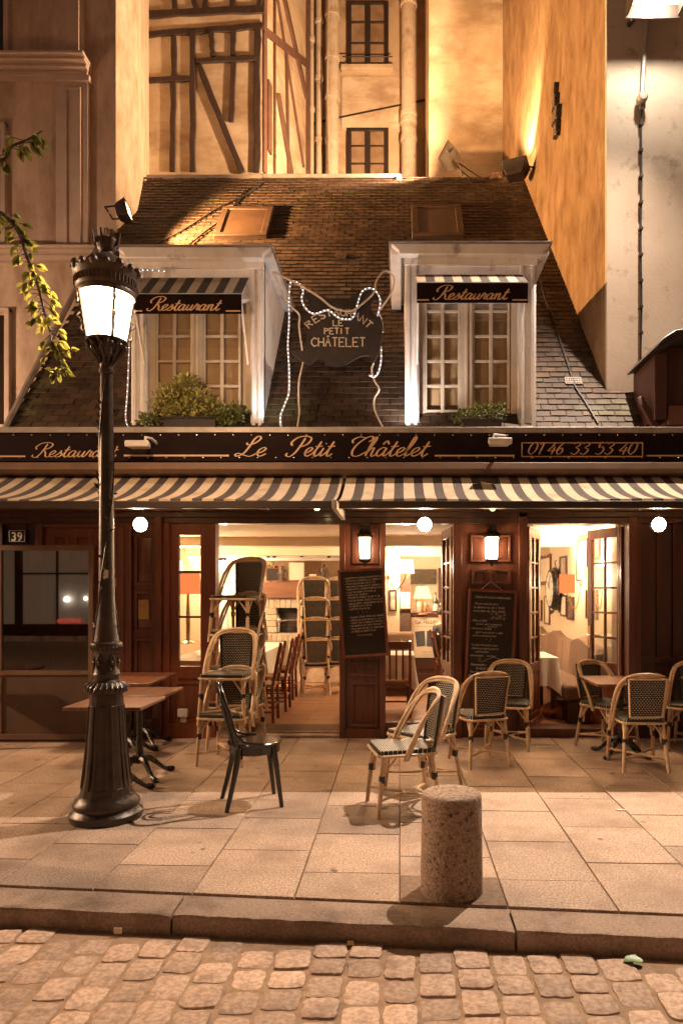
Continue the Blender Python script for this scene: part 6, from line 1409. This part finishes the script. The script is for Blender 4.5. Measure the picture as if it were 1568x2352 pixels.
# ---------------------------------------------------------------- seated diner (mostly behind the open door leaf)
def skin(name, nodes, edges, mat, parent, root=0):
    me = bpy.data.meshes.new(name); me.from_pydata([n[0] for n in nodes], edges, []); o = bpy.data.objects.new(name, me); C.objects.link(o); o.parent = parent
    me.materials.append(mat); m = o.modifiers.new('skin', 'SKIN'); m.use_smooth_shade = True
    if not me.skin_vertices: 
        bm = bmesh.new(); bm.from_mesh(me); bm.verts.layers.skin.verify(); bm.to_mesh(me); bm.free()
    for i, n in enumerate(nodes):
        sv = me.skin_vertices[0].data[i]; r_ = n[1]; sv.radius = r_ if isinstance(r_, tuple) else (r_, r_); sv.use_root = (i == root)
    s = o.modifiers.new('sub', 'SUBSURF'); s.levels = 2; s.render_levels = 2
    return o
PE = thing('person', 'seated diner in dark shirt and pale trousers behind the middle door leaf', 'person', (.705,11.17,ZF), R(100))  # local -y is forward
nd, ed = [], []
def chain(pts, start=None):
    prev = start
    for p, r_ in pts:
        nd.append((p, r_)); i = len(nd)-1
        if prev is not None: ed.append((prev, i))
        prev = i
    return prev
chain([((0,.06,.52),(.15,.11))]); chest = chain([((0,.08,.70),(.135,.10)),((0,.08,.88),(.155,.105)),((0,.07,1.0),(.10,.075))], 0)
neck = chain([((0,.05,1.07),.052),((0,.03,1.14),(.066,.075)),((0,.02,1.22),(.072,.088)),((0,.025,1.29),(.05,.06))], chest)
for s_ in (-1,1):
    sh = chain([((s_*.17,.08,.97),.058),((s_*.215,.06,.84),.048),((s_*.225,.02,.70),.043),((s_*.20,-.12,.70),.036),((s_*.15,-.24,.74),.026),((s_*.14,-.29,.745),(.036,.018))], chest)
    for k, (dx, L) in enumerate(((-.030,.055),(-.010,.068),(.010,.064),(.028,.05))): chain([((s_*.14+dx,-.335,.742),.009),((s_*.14+dx*1.15,-.335-L*.6,.735),.008),((s_*.14+dx*1.15,-.335-L,.722),.007)], sh)
    chain([((s_*.14-s_*.042,-.285,.735),.010),((s_*.14-s_*.055,-.325,.728),.009)], sh)
    chain([((s_*.10,-.02,.50),.085),((s_*.12,-.38,.50),.062),((s_*.12,-.40,.26),.050),((s_*.12,-.38,.06),.034),((s_*.12,-.50,.03),.030)], 0)
skin('body', nd, ed, m_skin, PE)
skin('shirt', [((0,.06,.50),(.165,.125)),((0,.08,.70),(.152,.117)),((0,.08,.88),(.170,.122)),((0,.07,1.0),(.11,.088)),((.175,.08,.965),.072),((.218,.06,.85),.064),((-.175,.08,.965),.072),((-.218,.06,.85),.064)], [(0,1),(1,2),(2,3),(3,4),(4,5),(3,6),(6,7)], m_shirt, PE)
skin('trousers', [((0,.06,.50),(.17,.13)),((.10,-.02,.51),.10),((.12,-.39,.505),.074),((.12,-.41,.26),.062),((.12,-.39,.08),.056),((-.10,-.02,.51),.10),((-.12,-.39,.505),.074),((-.12,-.41,.26),.062),((-.12,-.39,.08),.056)], [(0,1),(1,2),(2,3),(3,4),(0,5),(5,6),(6,7),(7,8)], m_trouser, PE)
skin('hair', [((0,.06,1.17),(.07,.05)),((0,.055,1.24),(.085,.075)),((0,.035,1.31),(.066,.07))], [(0,1),(1,2)], m_hair, PE)
hdm = MB().ball((.028,-.062,1.215), .011, 8).ball((-.028,-.062,1.215), .011, 8); hdm.build('eyes', m_white_letter, PE, local=True)
fm = MB().tube([(0,-.058,1.215),(0,-.088,1.18),(0,-.062,1.172)], [.008,.014,.010], 8).ball((.073,.03,1.20), .022, 8, .4, 1, 1.4).ball((-.073,.03,1.20), .022, 8, .4, 1, 1.4); fm.build('nose_and_ears', m_skin, PE, local=True)
MB().tube([(-.022,-.056,1.145),(0,-.064,1.143),(.022,-.056,1.145)], .006, 6).build('mouth', M('lips', (.35,.12,.10)), PE, local=True)
